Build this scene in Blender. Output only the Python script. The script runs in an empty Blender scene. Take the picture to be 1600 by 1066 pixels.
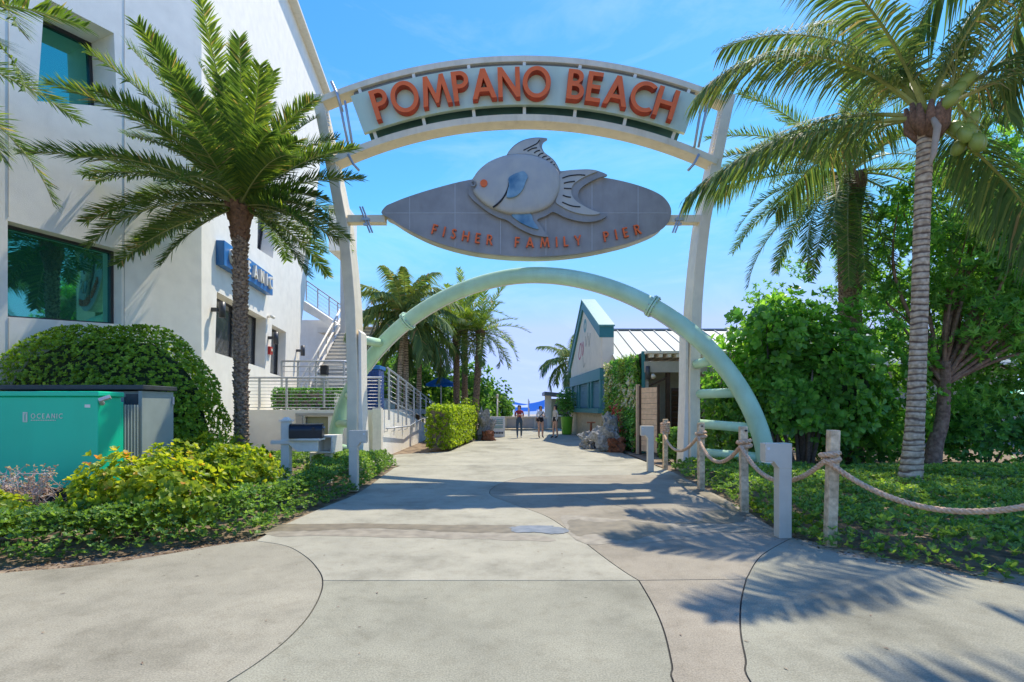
import bpy, bmesh, math, random
import numpy as np
from mathutils import Vector, Matrix
from mathutils.geometry import tessellate_polygon
random.seed(7); RNG = np.random.default_rng(11)
SC = bpy.context.scene
COL = SC.collection
PI = math.pi
# ------------------------------------------------------------------ camera
F, CX, HY, CH = 800.0, 800.0, 637.0, 1.5          # focal length in photo pixels, principal column, horizon row, eye height
cam = bpy.data.cameras.new('camera'); cam_o = bpy.data.objects.new('camera', cam); COL.objects.link(cam_o)
cam.sensor_width = 36; cam.lens = 36*F/1600; cam.shift_y = (HY-533)/1600
cam.clip_end = 6000; cam.clip_start = 0.05
cam_o.location = (0, 0, CH); cam_o.rotation_euler = (PI/2, 0, 0)
SC.camera = cam_o
# ------------------------------------------------------------------ light
SUN = Vector((0.31, 0.47, 1.0)).normalized()
SUN_EL = math.asin(SUN.z); SUN_AZ = math.atan2(SUN.x, SUN.y)
w = bpy.data.worlds.new('World'); SC.world = w; w.use_nodes = True
nt = w.node_tree; bgn = nt.nodes['Background']
sky = nt.nodes.new('ShaderNodeTexSky'); sky.sky_type = 'NISHITA'; sky.sun_disc = False
sky.sun_elevation = SUN_EL; sky.sun_rotation = SUN_AZ
sky.air_density = 1.0; sky.dust_density = 0.12; sky.ozone_density = 9.0
hs = nt.nodes.new('ShaderNodeHueSaturation'); hs.inputs['Saturation'].default_value = 1.2; hs.inputs['Hue'].default_value = .510
cap = nt.nodes.new('ShaderNodeMix'); cap.data_type = 'RGBA'; cap.blend_type = 'DARKEN'; cap.inputs['Factor'].default_value = 1.0
cap.inputs['B'].default_value = (1.5, 2.0, 3.6, 1)          # evens out the horizon glow all the way round
nt.links.new(sky.outputs[0], hs.inputs['Color']); nt.links.new(hs.outputs[0], cap.inputs['A']); 
wtc = nt.nodes.new('ShaderNodeTexCoord'); wmp = nt.nodes.new('ShaderNodeMapping'); wmp.inputs['Scale'].default_value = (1.2, 1.2, 5.0); wmp.inputs['Rotation'].default_value = (.3, .2, .5)
wn = nt.nodes.new('ShaderNodeTexNoise'); wn.inputs['Scale'].default_value = 2.2; wn.inputs['Detail'].default_value = 9; wn.inputs['Roughness'].default_value = .62; wn.inputs['Distortion'].default_value = .6
wr = nt.nodes.new('ShaderNodeMapRange'); wr.inputs['From Min'].default_value = .5; wr.inputs['From Max'].default_value = .8; wr.inputs['To Max'].default_value = .22
wx = nt.nodes.new('ShaderNodeMix'); wx.data_type = 'RGBA'; wx.inputs['B'].default_value = (3.4, 3.6, 4.0, 1)     # thin high cirrus all over the sky
nt.links.new(wtc.outputs['Generated'], wmp.inputs['Vector']); nt.links.new(wmp.outputs[0], wn.inputs['Vector']); nt.links.new(wn.outputs['Fac'], wr.inputs['Value'])
nt.links.new(wr.outputs[0], wx.inputs['Factor']); nt.links.new(cap.outputs['Result'], wx.inputs['A']); nt.links.new(wx.outputs['Result'], bgn.inputs['Color'])
bgn.inputs['Strength'].default_value = 0.15
sl = bpy.data.lights.new('sun', 'SUN'); sl.energy = 2.15; sl.angle = math.radians(0.53); sl.color = (1.0, 0.93, 0.79)
so = bpy.data.objects.new('sun', sl); COL.objects.link(so); so.location = (30, 50, 80)
so.rotation_euler = (-SUN).to_track_quat('-Z', 'Y').to_euler()
SC.view_settings.view_transform = 'Standard'; SC.view_settings.look = 'None'
SC.view_settings.gamma = 1.0; SC.view_settings.exposure = 1.32; SC.view_settings.use_curve_mapping = False
SC.render.engine = 'CYCLES'
SC.cycles.max_bounces = 8; SC.cycles.transparent_max_bounces = 8; SC.cycles.use_denoising = True

# ------------------------------------------------------------------ helpers
def P(px, py, D): return Vector(((px-CX)*D/F, D, CH+(HY-py)*D/F))
def G(px, py, z=0.0):
    D = F*(CH-z)/(py-HY); return Vector(((px-CX)*D/F, D, z))
def tag(o, label=None, cat=None, group=None, kind=None):
    if label: o['label'] = label
    if cat: o['category'] = cat
    if group: o['group'] = group
    if kind: o['kind'] = kind
    return o
def empty(name, loc, label, cat, group=None, rz=0):
    o = bpy.data.objects.new(name, None); COL.objects.link(o); o.location = loc; o.rotation_euler = (0, 0, rz)
    o.empty_display_size = 0.2
    return tag(o, label, cat, group)
def attach(o, parent, world=True):
    if parent is None: return
    o.parent = parent
    if world and parent.type == 'EMPTY':
        o.matrix_parent_inverse = (Matrix.Translation(parent.location) @ parent.rotation_euler.to_matrix().to_4x4()).inverted()
def mobj(name, mesh, mat=None, parent=None, world=True):
    o = bpy.data.objects.new(name, mesh); COL.objects.link(o)
    if mat is not None and not mesh.materials:
        for m in (mat if isinstance(mat, (list, tuple)) else [mat]): mesh.materials.append(m)
    attach(o, parent, world)
    return o
def bevel(o, wd=0.01, seg=2):
    m = o.modifiers.new('bevel', 'BEVEL'); m.width = wd; m.segments = seg; m.limit_method = 'ANGLE'; m.angle_limit = math.radians(40)
    return o

class MB:
    def __init__(s): s.v = []; s.f = []; s.mi = []
    def add(s, vs, fs, mi=0):
        b = len(s.v); s.v += [tuple(v) for v in vs]
        for f in fs: s.f.append(tuple(i+b for i in f)); s.mi.append(mi)
        return s
    def box(s, c, size, M=None, mi=0, taper=1.0):
        x, y, z = size[0]/2, size[1]/2, size[2]/2; c = Vector(c)
        vs = []
        for dz in (-1, 1):
            t = taper if dz > 0 else 1.0
            for dx, dy in ((-1, -1), (1, -1), (1, 1), (-1, 1)):
                p = Vector((dx*x*t, dy*y*t, dz*z))
                if M is not None: p = M @ p
                vs.append(c+p)
        return s.add(vs, [(3, 2, 1, 0), (4, 5, 6, 7), (0, 1, 5, 4), (1, 2, 6, 5), (2, 3, 7, 6), (3, 0, 4, 7)], mi)
    def b2(s, x0, x1, y0, y1, z0, z1, mi=0):
        return s.box(((x0+x1)/2, (y0+y1)/2, (z0+z1)/2), (abs(x1-x0), abs(y1-y0), abs(z1-z0)), None, mi)
    def bar(s, a, b, wd, h, mi=0, up=(0, 0, 1)):
        a = Vector(a); b = Vector(b); d = (b-a); L = d.length; d.normalize(); up = Vector(up)
        if abs(d.dot(up)) > .99: up = Vector((0, 1, 0))
        sx = d.cross(up).normalized(); sz = sx.cross(d)
        M = Matrix((sx, d, sz)).transposed()
        return s.box((a+b)/2, (wd, L, h), M, mi)
    def tube(s, pts, r, n=8, mi=0, cap=True, squash=None):
        pts = [Vector(p) for p in pts]; N = len(pts)
        rs = r if isinstance(r, (list, tuple, np.ndarray)) else [r]*N
        vs = []; prev = None
        for i, p in enumerate(pts):
            d = (pts[min(i+1, N-1)]-pts[max(i-1, 0)]).normalized()
            if prev is None:
                a = Vector((0, 0, 1)) if abs(d.z) < .9 else Vector((1, 0, 0))
                u = d.cross(a).normalized()
            else:
                u = (prev-d*prev.dot(d)).normalized()
            prev = u; v = d.cross(u)
            for k in range(n):
                a = 2*PI*k/n; vs.append(p+(u*math.cos(a)+v*math.sin(a))*rs[i])
        fs = []
        for i in range(N-1):
            for k in range(n):
                k2 = (k+1) % n; fs.append((i*n+k, i*n+k2, (i+1)*n+k2, (i+1)*n+k))
        if cap: fs.append(tuple(range(n-1, -1, -1))); fs.append(tuple((N-1)*n+k for k in range(n)))
        return s.add(vs, fs, mi)
    def cyl(s, a, b, r, n=12, r2=None, mi=0): return s.tube([a, b], [r, r if r2 is None else r2], n, mi)
    def plate(s, cs, t, fn, mi=0, back=True):
        """extrude 2-D contours (first outer, then holes); fn(u, v, depth) gives the point"""
        flat = []; offs = []
        for c in cs: offs.append(len(flat)); flat += [tuple(p) for p in c]
        tri = tessellate_polygon([[Vector((p[0], p[1], 0)) for p in c] for c in cs])
        n = len(flat)
        vs = [fn(u, v, 0.0) for u, v in flat] + [fn(u, v, t) for u, v in flat]
        fs = [tuple(x) for x in tri]
        if back: fs += [tuple(i+n for i in reversed(x)) for x in tri]
        for c, o in zip(cs, offs):
            m = len(c)
            for i in range(m):
                j = (i+1) % m; fs.append((o+i, o+j, o+j+n, o+i+n))
        return s.add(vs, fs, mi)
    def lathe(s, prof, c=(0, 0, 0), n=16, mi=0):
        vs = []; c = Vector(c)
        for r, z in prof:
            for k in range(n):
                a = 2*PI*k/n; vs.append(c+Vector((r*math.cos(a), r*math.sin(a), z)))
        fs = []
        for i in range(len(prof)-1):
            for k in range(n):
                k2 = (k+1) % n; fs.append((i*n+k, i*n+k2, (i+1)*n+k2, (i+1)*n+k))
        fs.append(tuple(range(n-1, -1, -1))); fs.append(tuple((len(prof)-1)*n+k for k in range(n)))
        return s.add(vs, fs, mi)
    def mesh(s, name, smooth=False):
        me = bpy.data.meshes.new(name); me.from_pydata(s.v, [], s.f)
        if any(s.mi): me.polygons.foreach_set('material_index', s.mi)
        bm = bmesh.new(); bm.from_mesh(me); bmesh.ops.recalc_face_normals(bm, faces=bm.faces); bm.to_mesh(me); bm.free()
        if smooth: me.polygons.foreach_set('use_smooth', [True]*len(me.polygons))
        me.update(); return me
    def build(s, name, mat, parent=None, smooth=False, world=True, bev=0, auto=False):
        o = mobj(name, s.mesh(name, smooth), mat, parent, world)
        if bev: bevel(o, bev)
        return o
def catmull(pts, n=8, closed=False):
    pts = [Vector((*p, 0)) if len(p) == 2 else Vector(p) for p in pts]; N = len(pts); out = []
    rng = range(N if closed else N-1)
    for i in rng:
        if closed: p0, p1, p2, p3 = pts[(i-1) % N], pts[i], pts[(i+1) % N], pts[(i+2) % N]
        else: p0, p1, p2, p3 = pts[max(i-1, 0)], pts[i], pts[i+1], pts[min(i+2, N-1)]
        for k in range(n):
            t = k/n
            out.append(0.5*((2*p1)+(p2-p0)*t+(2*p0-5*p1+4*p2-p3)*t*t+(3*p1-p0-3*p2+p3)*t**3))
    if not closed: out.append(pts[-1].copy())
    return out

# ------------------------------------------------------------------ materials
def new_mat(name):
    m = bpy.data.materials.new(name); m.use_nodes = True
    return m, m.node_tree, m.node_tree.nodes['Principled BSDF']
def mat(name, c, rough=0.6, var=0.12, scale=6.0, bump=0.0, bscale=60.0, metal=0.0, spec=0.5, c2=None, detail=6, dirt=0.0):
    """procedural paint: base colour broken up by two octaves of noise, plus fine relief"""
    m, t, b = new_mat(name); L = t.links
    tc = t.nodes.new('ShaderNodeTexCoord')
    n1 = t.nodes.new('ShaderNodeTexNoise'); n1.inputs['Scale'].default_value = scale; n1.inputs['Detail'].default_value = detail
    L.new(tc.outputs['Object'], n1.inputs['Vector'])
    rp = t.nodes.new('ShaderNodeValToRGB')
    a = [max(0, x*(1-var)) for x in c]; d = [min(1, x*(1+var)) for x in (c2 or c)]
    rp.color_ramp.elements[0].position = .3; rp.color_ramp.elements[1].position = .7
    rp.color_ramp.elements[0].color = (*a, 1); rp.color_ramp.elements[1].color = (*d, 1)
    L.new(n1.outputs['Fac'], rp.inputs['Fac'])
    out = rp.outputs['Color']
    if dirt:
        n3 = t.nodes.new('ShaderNodeTexNoise'); n3.inputs['Scale'].default_value = 1.3; n3.inputs['Detail'].default_value = 9; n3.inputs['Roughness'].default_value = .7
        mp = t.nodes.new('ShaderNodeMapping'); mp.inputs['Scale'].default_value = (2.2, 2.2, .35)
        L.new(tc.outputs['Object'], mp.inputs['Vector']); L.new(mp.outputs[0], n3.inputs['Vector'])
        r3 = t.nodes.new('ShaderNodeValToRGB'); r3.color_ramp.elements[0].position = .5; r3.color_ramp.elements[1].position = .75
        mx = t.nodes.new('ShaderNodeMix'); mx.data_type = 'RGBA'; mx.blend_type = 'MULTIPLY'
        L.new(n3.outputs['Fac'], r3.inputs['Fac'])
        ml = t.nodes.new('ShaderNodeMath'); ml.operation = 'MULTIPLY'; ml.inputs[1].default_value = dirt
        L.new(r3.outputs['Color'], ml.inputs[0]); L.new(ml.outputs[0], mx.inputs['Factor'])
        L.new(out, mx.inputs['A']); mx.inputs['B'].default_value = (.62, .58, .5, 1); out = mx.outputs['Result']
    L.new(out, b.inputs['Base Color'])
    b.inputs['Roughness'].default_value = rough; b.inputs['Metallic'].default_value = metal
    b.inputs['Specular IOR Level'].default_value = spec
    if bump:
        n2 = t.nodes.new('ShaderNodeTexNoise'); n2.inputs['Scale'].default_value = bscale; n2.inputs['Detail'].default_value = 4
        L.new(tc.outputs['Object'], n2.inputs['Vector'])
        bp = t.nodes.new('ShaderNodeBump'); bp.inputs['Strength'].default_value = bump; bp.inputs['Distance'].default_value = .02
        L.new(n2.outputs['Fac'], bp.inputs['Height']); L.new(bp.outputs[0], b.inputs['Normal'])
    return m
def leaf_mat(name, stops, trans=0.35, rough=0.45, tcol=None, spec=.4, gain=2.0):
    """leaf colour picked by a per-leaf attribute, some light passing through"""
    m, t, b = new_mat(name); L = t.links
    at = t.nodes.new('ShaderNodeAttribute'); at.attribute_name = 'tint'
    rp = t.nodes.new('ShaderNodeValToRGB'); el = rp.color_ramp.elements
    while len(el) < len(stops): el.new(.5)
    for e, (p, c) in zip(el, stops): e.position = p; e.color = (*[min(.8, q*gain) for q in c], 1)
    L.new(at.outputs['Fac'], rp.inputs['Fac'])
    L.new(rp.outputs['Color'], b.inputs['Base Color']); b.inputs['Roughness'].default_value = rough; b.inputs['Specular IOR Level'].default_value = spec
    tr = t.nodes.new('ShaderNodeBsdfTranslucent')
    gm = t.nodes.new('ShaderNodeMix'); gm.data_type = 'RGBA'; gm.blend_type = 'MULTIPLY'; gm.inputs['Factor'].default_value = 1
    gm.inputs['B'].default_value = (*(tcol or (1.7, 1.6, .7)), 1)
    L.new(rp.outputs['Color'], gm.inputs['A']); L.new(gm.outputs['Result'], tr.inputs['Color'])
    mx = t.nodes.new('ShaderNodeMixShader'); mx.inputs['Fac'].default_value = trans+.12
    L.new(b.outputs[0], mx.inputs[1]); L.new(tr.outputs[0], mx.inputs[2])
    L.new(mx.outputs[0], t.nodes['Material Output'].inputs['Surface'])
    return m
def glass_mat(name, refl, deep, fac=.55, rough=.02):
    m, t, b = new_mat(name); L = t.links
    b.inputs['Base Color'].default_value = (*deep, 1); b.inputs['Roughness'].default_value = .25
    g = t.nodes.new('ShaderNodeBsdfGlossy'); g.inputs['Color'].default_value = (*refl, 1); g.inputs['Roughness'].default_value = rough
    n = t.nodes.new('ShaderNodeTexNoise'); n.inputs['Scale'].default_value = .7; tc = t.nodes.new('ShaderNodeTexCoord'); L.new(tc.outputs['Object'], n.inputs['Vector'])
    bp = t.nodes.new('ShaderNodeBump'); bp.inputs['Strength'].default_value = .02; L.new(n.outputs['Fac'], bp.inputs['Height']); L.new(bp.outputs[0], g.inputs['Normal'])
    mx = t.nodes.new('ShaderNodeMixShader'); mx.inputs['Fac'].default_value = fac
    L.new(b.outputs[0], mx.inputs[1]); L.new(g.outputs[0], mx.inputs[2]); L.new(mx.outputs[0], t.nodes['Material Output'].inputs['Surface'])
    return m
def concrete(name, c, speck=.3, rough=.85):
    m, t, b = new_mat(name); L = t.links
    tc = t.nodes.new('ShaderNodeTexCoord')
    def noise(s, d=6, r=.6):
        n = t.nodes.new('ShaderNodeTexNoise'); n.inputs['Scale'].default_value = s; n.inputs['Detail'].default_value = d; n.inputs['Roughness'].default_value = r
        L.new(tc.outputs['Object'], n.inputs['Vector']); return n
    def mul(a, fac_sock, lo, hi, p0, p1):
        r = t.nodes.new('ShaderNodeValToRGB'); r.color_ramp.elements[0].position = p0; r.color_ramp.elements[1].position = p1
        r.color_ramp.elements[0].color = (*lo, 1); r.color_ramp.elements[1].color = (*hi, 1); L.new(fac_sock, r.inputs['Fac'])
        x = t.nodes.new('ShaderNodeMix'); x.data_type = 'RGBA'; x.blend_type = 'MULTIPLY'; x.inputs['Factor'].default_value = 1
        if isinstance(a, tuple): x.inputs['A'].default_value = (*a, 1)
        else: L.new(a, x.inputs['A'])
        L.new(r.outputs['Color'], x.inputs['B']); return x.outputs['Result']
    a = mul(c, noise(.9, 8, .65).outputs['Fac'], (.72, .72, .71), (1.10, 1.09, 1.07), .3, .7)
    a = mul(a, noise(95, 3).outputs['Fac'], (1-speck,)*3, (1.12, 1.12, 1.12), .35, .65)
    a = mul(a, noise(5.5, 9, .75).outputs['Fac'], (.84, .82, .79), (1.03,)*3, .28, .5)
    a = mul(a, noise(.45, 10, .72).outputs['Fac'], (.84, .835, .82), (1.0,)*3, .36, .47)
    v2 = t.nodes.new('ShaderNodeTexVoronoi'); v2.inputs['Scale'].default_value = 2.3; L.new(tc.outputs['Object'], v2.inputs['Vector'])
    a = mul(a, v2.outputs['Distance'], (.55, .53, .50), (1.0,)*3, .022, .034)
    vo = t.nodes.new('ShaderNodeTexVoronoi'); vo.inputs['Scale'].default_value = 42; L.new(tc.outputs['Object'], vo.inputs['Vector'])
    a = mul(a, vo.outputs['Distance'], (.66, .63, .59), (1.03,)*3, .05, .16)
    L.new(a, b.inputs['Base Color']); b.inputs['Roughness'].default_value = rough; b.inputs['Specular IOR Level'].default_value = .3
    bp = t.nodes.new('ShaderNodeBump'); bp.inputs['Strength'].default_value = .35; bp.inputs['Distance'].default_value = .004
    L.new(noise(160, 4).outputs['Fac'], bp.inputs['Height']); L.new(bp.outputs[0], b.inputs['Normal'])
    return m
M = {}
M['white'] = mat('white_stucco', (.95, .885, .75), .85, .05, 3, .25, 90, dirt=.14)
M['white_paint'] = mat('white_paint', (.86, .78, .63), .55, .06, 8, .08, 40, dirt=.4)
M['arch'] = mat('arch_paint', (.85, .72, .50), .5, .07, 4, .06, 50, dirt=.5)
M['arch_dark'] = mat('arch_underside_mesh', (.20, .195, .18), .6, .2, 60)
M['mint'] = mat('mint_paint', (.52, .73, .46), .38, .07, 2.2, .03, 30, c2=(.52, .76, .52), dirt=.35)
M['panel'] = mat('pale_green_panel', (.60, .68, .48), .3, .05, 2, dirt=.25)
M['panel_back'] = mat('dark_green_glass', (.10, .20, .16), .2, .15, 3)
M['orange'] = mat('orange_letter', (.95, .155, .012), .42, .08, 5, dirt=.2)
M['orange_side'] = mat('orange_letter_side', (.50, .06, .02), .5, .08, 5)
M['board'] = mat('board_grey', (.33, .30, .26), .5, .12, 3, .05, 40, dirt=.4)
M['board_rim'] = mat('board_rim', (.52, .48, .40), .5, .1, 3, dirt=.4)
M['seam'] = mat('board_seam', (.48, .46, .42), .6, .1, 10)
M['fish_back'] = mat('fish_backing', (.30, .285, .255), .5, .1, 3, dirt=.4)
M['fish'] = mat('fish_body', (.48, .455, .40), .45, .1, 2.5, c2=(.50, .46, .36), dirt=.35)
M['fish_blue'] = mat('fish_blue', (.05, .20, .34), .4, .3, 3.0, c2=(.22, .33, .36))
M['black'] = mat('black_paint', (.012, .012, .014), .35, .2, 10)
M['slit'] = mat('dark_slit', (.02, .02, .02), .8, .1, 10)
M['steel'] = mat('galvanised_steel', (.50, .50, .50), .42, .1, 20, metal=.55)
M['rail'] = mat('grey_rail', (.50, .50, .49), .4, .06, 10, metal=.3)
M['bollard'] = mat('bollard_grey', (.64, .56, .42), .5, .06, 6, .04, 80, dirt=.3)
M['lens'] = mat('lamp_lens', (.75, .74, .70), .25, .05, 10)
M['wood'] = mat('weathered_wood', (.60, .40, .21), .8, .25, 14, .4, 60, c2=(.80, .58, .34))
M['rope'] = mat('manila_rope', (.74, .43, .23), .85, .18, 40, .5, 240, c2=(.84, .56, .34))
M['teal'] = mat('turquoise_enamel', (.002, .60, .31), .38, .04, 1.5, .03, 12, dirt=.15)
M['cabinet'] = mat('grey_green_cabinet', (.33, .37, .31), .5, .08, 4, dirt=.4)
M['cab_dark'] = mat('dark_cabinet', (.05, .055, .05), .5, .2, 8)
M['cream_print'] = mat('cream_print', (.70, .66, .50), .5, .03, 8)
M['blue_sign'] = mat('blue_sign', (.02, .16, .42), .35, .08, 4)
M['glass_teal'] = glass_mat('teal_window_glass', (.16, .62, .50), (.005, .09, .075), .6)
M['glass_dark'] = glass_mat('grey_window_glass', (.50, .52, .52), (.12, .12, .12), .35)
M['frame'] = mat('dark_window_frame', (.03, .03, .03), .4, .1, 10)
M['sconce'] = mat('dark_sconce', (.06, .06, .065), .4, .1, 10)
M['red'] = mat('red_enamel', (.5, .03, .02), .4, .05, 10)
M['conc_grey'] = concrete('grey_concrete', (.345, .325, .235))
M['conc_beige'] = concrete('beige_concrete', (.365, .33, .24))
M['conc_pink'] = concrete('pink_concrete', (.36, .31, .225))
M['conc_path'] = concrete('path_concrete', (.40, .37, .275), .15)
M['conc_step'] = mat('stair_concrete', (.46, .45, .42), .85, .15, 5, .2, 60)
M['joint'] = mat('joint_dark', (.05, .047, .04), .9, .2, 20)
M['soil'] = mat('brown_soil', (.17, .11, .065), .95, .4, 5, .8, 30, c2=(.26, .19, .12))
M['sand'] = mat('pale_sand', (.42, .35, .26), .95, .2, 5, .6, 50)
M['blue_tile'] = mat('blue_mosaic', (.015, .055, .22), .25, .5, 30)
M['bark'] = mat('palm_boot_bark', (.13, .08, .05), .9, .35, 18, .9, 40, c2=(.40, .28, .18))
M['bark_top'] = mat('palm_boot_fresh', (.22, .11, .055), .85, .35, 16, .8, 40)
def ringed_trunk(name):
    m, t, b = new_mat(name); L = t.links; tc = t.nodes.new('ShaderNodeTexCoord')
    mp = t.nodes.new('ShaderNodeMapping'); mp.inputs['Scale'].default_value = (.35, .35, 1); L.new(tc.outputs['Object'], mp.inputs['Vector'])
    wv = t.nodes.new('ShaderNodeTexWave'); wv.bands_direction = 'Z'; wv.inputs['Scale'].default_value = 2.9; wv.inputs['Distortion'].default_value = 5.5; wv.inputs['Detail'].default_value = 4; wv.inputs['Detail Scale'].default_value = 1.6; L.new(mp.outputs[0], wv.inputs['Vector'])
    nn = t.nodes.new('ShaderNodeTexNoise'); nn.inputs['Scale'].default_value = 14; nn.inputs['Detail'].default_value = 8; L.new(tc.outputs['Object'], nn.inputs['Vector'])
    r1 = t.nodes.new('ShaderNodeValToRGB'); r1.color_ramp.elements[0].position = .02; r1.color_ramp.elements[1].position = .3; r1.color_ramp.elements[0].color = (.22, .145, .10, 1); r1.color_ramp.elements[1].color = (.72, .54, .37, 1)
    r2 = t.nodes.new('ShaderNodeValToRGB'); r2.color_ramp.elements[0].position = .35; r2.color_ramp.elements[1].position = .65; r2.color_ramp.elements[0].color = (.62, .56, .50, 1); r2.color_ramp.elements[1].color = (1.1, 1.08, 1.02, 1)
    mx = t.nodes.new('ShaderNodeMix'); mx.data_type = 'RGBA'; mx.blend_type = 'MULTIPLY'; mx.inputs['Factor'].default_value = 1
    L.new(wv.outputs['Fac'], r1.inputs['Fac']); L.new(nn.outputs['Fac'], r2.inputs['Fac']); L.new(r1.outputs['Color'], mx.inputs['A']); L.new(r2.outputs['Color'], mx.inputs['B']); L.new(mx.outputs['Result'], b.inputs['Base Color']); b.inputs['Roughness'].default_value = .9
    bp = t.nodes.new('ShaderNodeBump'); bp.inputs['Strength'].default_value = .7; bp.inputs['Distance'].default_value = .02; L.new(wv.outputs['Fac'], bp.inputs['Height']); L.new(bp.outputs[0], b.inputs['Normal'])
    return m
M['coco'] = ringed_trunk('coconut_trunk')
M['coco_ring'] = mat('coconut_ring_scar', (.27, .185, .14), .9, .3, 20, .6, 60)
M['treebark'] = mat('red_brown_bark', (.24, .12, .07), .9, .35, 12, .9, 40, c2=(.30, .18, .11))
M['twig'] = mat('grey_twig', (.22, .17, .13), .9, .3, 20)
M['twig_pale'] = mat('pale_dry_twig', (.50, .40, .36), .9, .2, 20)
M['rachis'] = mat('palm_rachis', (.34, .34, .10), .5, .2, 6)
M['rachis_y'] = mat('coconut_rachis', (.40, .38, .09), .45, .2, 6)
M['fibre'] = mat('brown_sheath_fibre', (.26, .14, .085), .9, .35, 22, .8, 60)
M['nut'] = mat('green_coconut', (.30, .36, .07), .4, .15, 4)
M['spathe'] = mat('tan_spathe', (.50, .38, .28), .7, .15, 8)
M['teal_trim'] = mat('teal_trim', (.035, .20, .21), .5, .08, 5, dirt=.2)
M['teal_roof'] = mat('green_copper_trim', (.13, .32, .27), .5, .15, 8)
M['blue_siding'] = mat('blue_siding', (.085, .21, .29), .6, .06, 5)
M['cream'] = mat('cream_wall', (.88, .78, .61), .8, .05, 3, .15, 60, dirt=.3)
M['stone'] = mat('beige_stone', (.50, .39, .24), .9, .2, 7, .6, 30)
M['roof'] = mat('pale_metal_roof', (.35, .375, .31), .45, .05, 3, dirt=.35)
M['roof_seam'] = mat('roof_seam', (.42, .43, .39), .5, .05, 5)
M['tan'] = mat('tan_board', (.66, .45, .29), .7, .15, 9, .2, 50)
M['brown'] = mat('dark_brown_wood', (.075, .04, .022), .7, .3, 12, .4, 50)
M['grey_wall'] = mat('grey_shed_wall', (.48, .44, .37), .8, .08, 5)
M['coral'] = mat('coral_rock', (.30, .285, .25), .95, .45, 14, 1.0, 22)
M['rust'] = mat('rusty_rock', (.20, .075, .035), .95, .4, 12, .8, 30)
M['lime'] = mat('lime_planter', (.14, .42, .03), .4, .06, 5)
M['olive'] = mat('olive_fascia', (.30, .30, .18), .7, .1, 5)
M['slate'] = mat('slate_fascia', (.10, .15, .19), .5, .1, 5)
M['sea'] = mat('sea_water', (.02, .10, .14), .1, .2, .5)
M['skin'] = mat('skin', (.62, .36, .24), .55, .05, 10)
M['hair'] = mat('dark_hair', (.03, .018, .012), .5, .2, 30)
def wet_mat(name, c, rough):
    m, t, b = new_mat(name); L = t.links
    tc = t.nodes.new('ShaderNodeTexCoord'); n = t.nodes.new('ShaderNodeTexNoise'); n.inputs['Scale'].default_value = 7; n.inputs['Detail'].default_value = 8
    L.new(tc.outputs['Object'], n.inputs['Vector'])
    r = t.nodes.new('ShaderNodeValToRGB'); r.color_ramp.elements[0].position = .3; r.color_ramp.elements[1].position = .75
    r.color_ramp.elements[0].color = (*[x*.75 for x in c], 1); r.color_ramp.elements[1].color = (*[x*1.25 for x in c], 1)
    L.new(n.outputs['Fac'], r.inputs['Fac']); L.new(r.outputs['Color'], b.inputs['Base Color'])
    b.inputs['Roughness'].default_value = rough; b.inputs['Specular IOR Level'].default_value = .5
    return m
M['wet'] = wet_mat('wet_concrete', (.21, .17, .105), .6)
M['damp'] = wet_mat('damp_concrete', (.30, .255, .18), .65)
M['puddle'] = wet_mat('puddle_water', (.24, .22, .19), .3)
GREEN = [(0, (.015, .045, .012)), (.4, (.035, .10, .02)), (.75, (.07, .17, .03)), (1, (.14, .26, .045))]
M['inner'] = mat('dark_inner_core', (.035, .055, .018), .95, .6, 25, 1.0, 40)  # dark colour stands in for the shade deep inside bushes
M['lf_cover'] = leaf_mat('ground_cover_leaf', [(0, (.04, .08, .02)), (.5, (.095, .17, .035)), (.85, (.18, .26, .05)), (1, (.29, .31, .06))], .3)
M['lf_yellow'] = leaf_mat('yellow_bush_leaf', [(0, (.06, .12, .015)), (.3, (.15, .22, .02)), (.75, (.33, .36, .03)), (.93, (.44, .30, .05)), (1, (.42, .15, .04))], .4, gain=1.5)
M['lf_round'] = leaf_mat('clipped_bush_leaf', [(0, (.035, .07, .01)), (.5, (.10, .165, .015)), (1, (.22, .28, .03))], .35, gain=2.6)
M['lf_lime'] = leaf_mat('lime_hedge_leaf', [(0, (.07, .13, .012)), (.5, (.19, .27, .02)), (1, (.36, .42, .04))], .4, gain=1.5)
M['lf_big'] = leaf_mat('paddle_leaf', [(0, (.03, .075, .016)), (.5, (.075, .165, .028)), (1, (.17, .29, .05))], .35, .35, gain=2.7)
M['lf_tree'] = leaf_mat('tree_leaf', [(0, (.035, .09, .02)), (.5, (.09, .19, .04)), (1, (.20, .33, .08))], .45, gain=2.1)
M['lf_dark'] = leaf_mat('dark_hedge_leaf', GREEN, .3, gain=2.8)
M['lf_grape'] = leaf_mat('sea_grape_leaf', [(0, (.025, .07, .015)), (.6, (.08, .17, .03)), (1, (.20, .28, .05))], .35)
M['lf_date'] = leaf_mat('date_palm_leaf', [(0, (.03, .062, .022)), (.55, (.075, .125, .03)), (.9, (.19, .23, .035)), (1, (.26, .19, .09))], .26, .5, (1.6, 1.6, .6), .2, 1.75)
M['lf_coco'] = leaf_mat('coconut_leaf', [(0, (.055, .105, .045)), (.55, (.11, .17, .06)), (.88, (.24, .26, .07)), (1, (.30, .21, .10))], .2, .6, (1.4, 1.5, .75), .12, 1.4)
M['lf_dry'] = leaf_mat('dry_leaf', [(0, (.25, .12, .10)), (.5, (.45, .30, .26)), (1, (.55, .48, .40))], .3, gain=1.1)
M['sail'] = leaf_mat('blue_sail_cloth', [(0, (.03, .14, .50)), (1, (.03, .14, .50))], .4, .8, (1.1, 1.1, 1.2), .2, 1.0)
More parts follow.
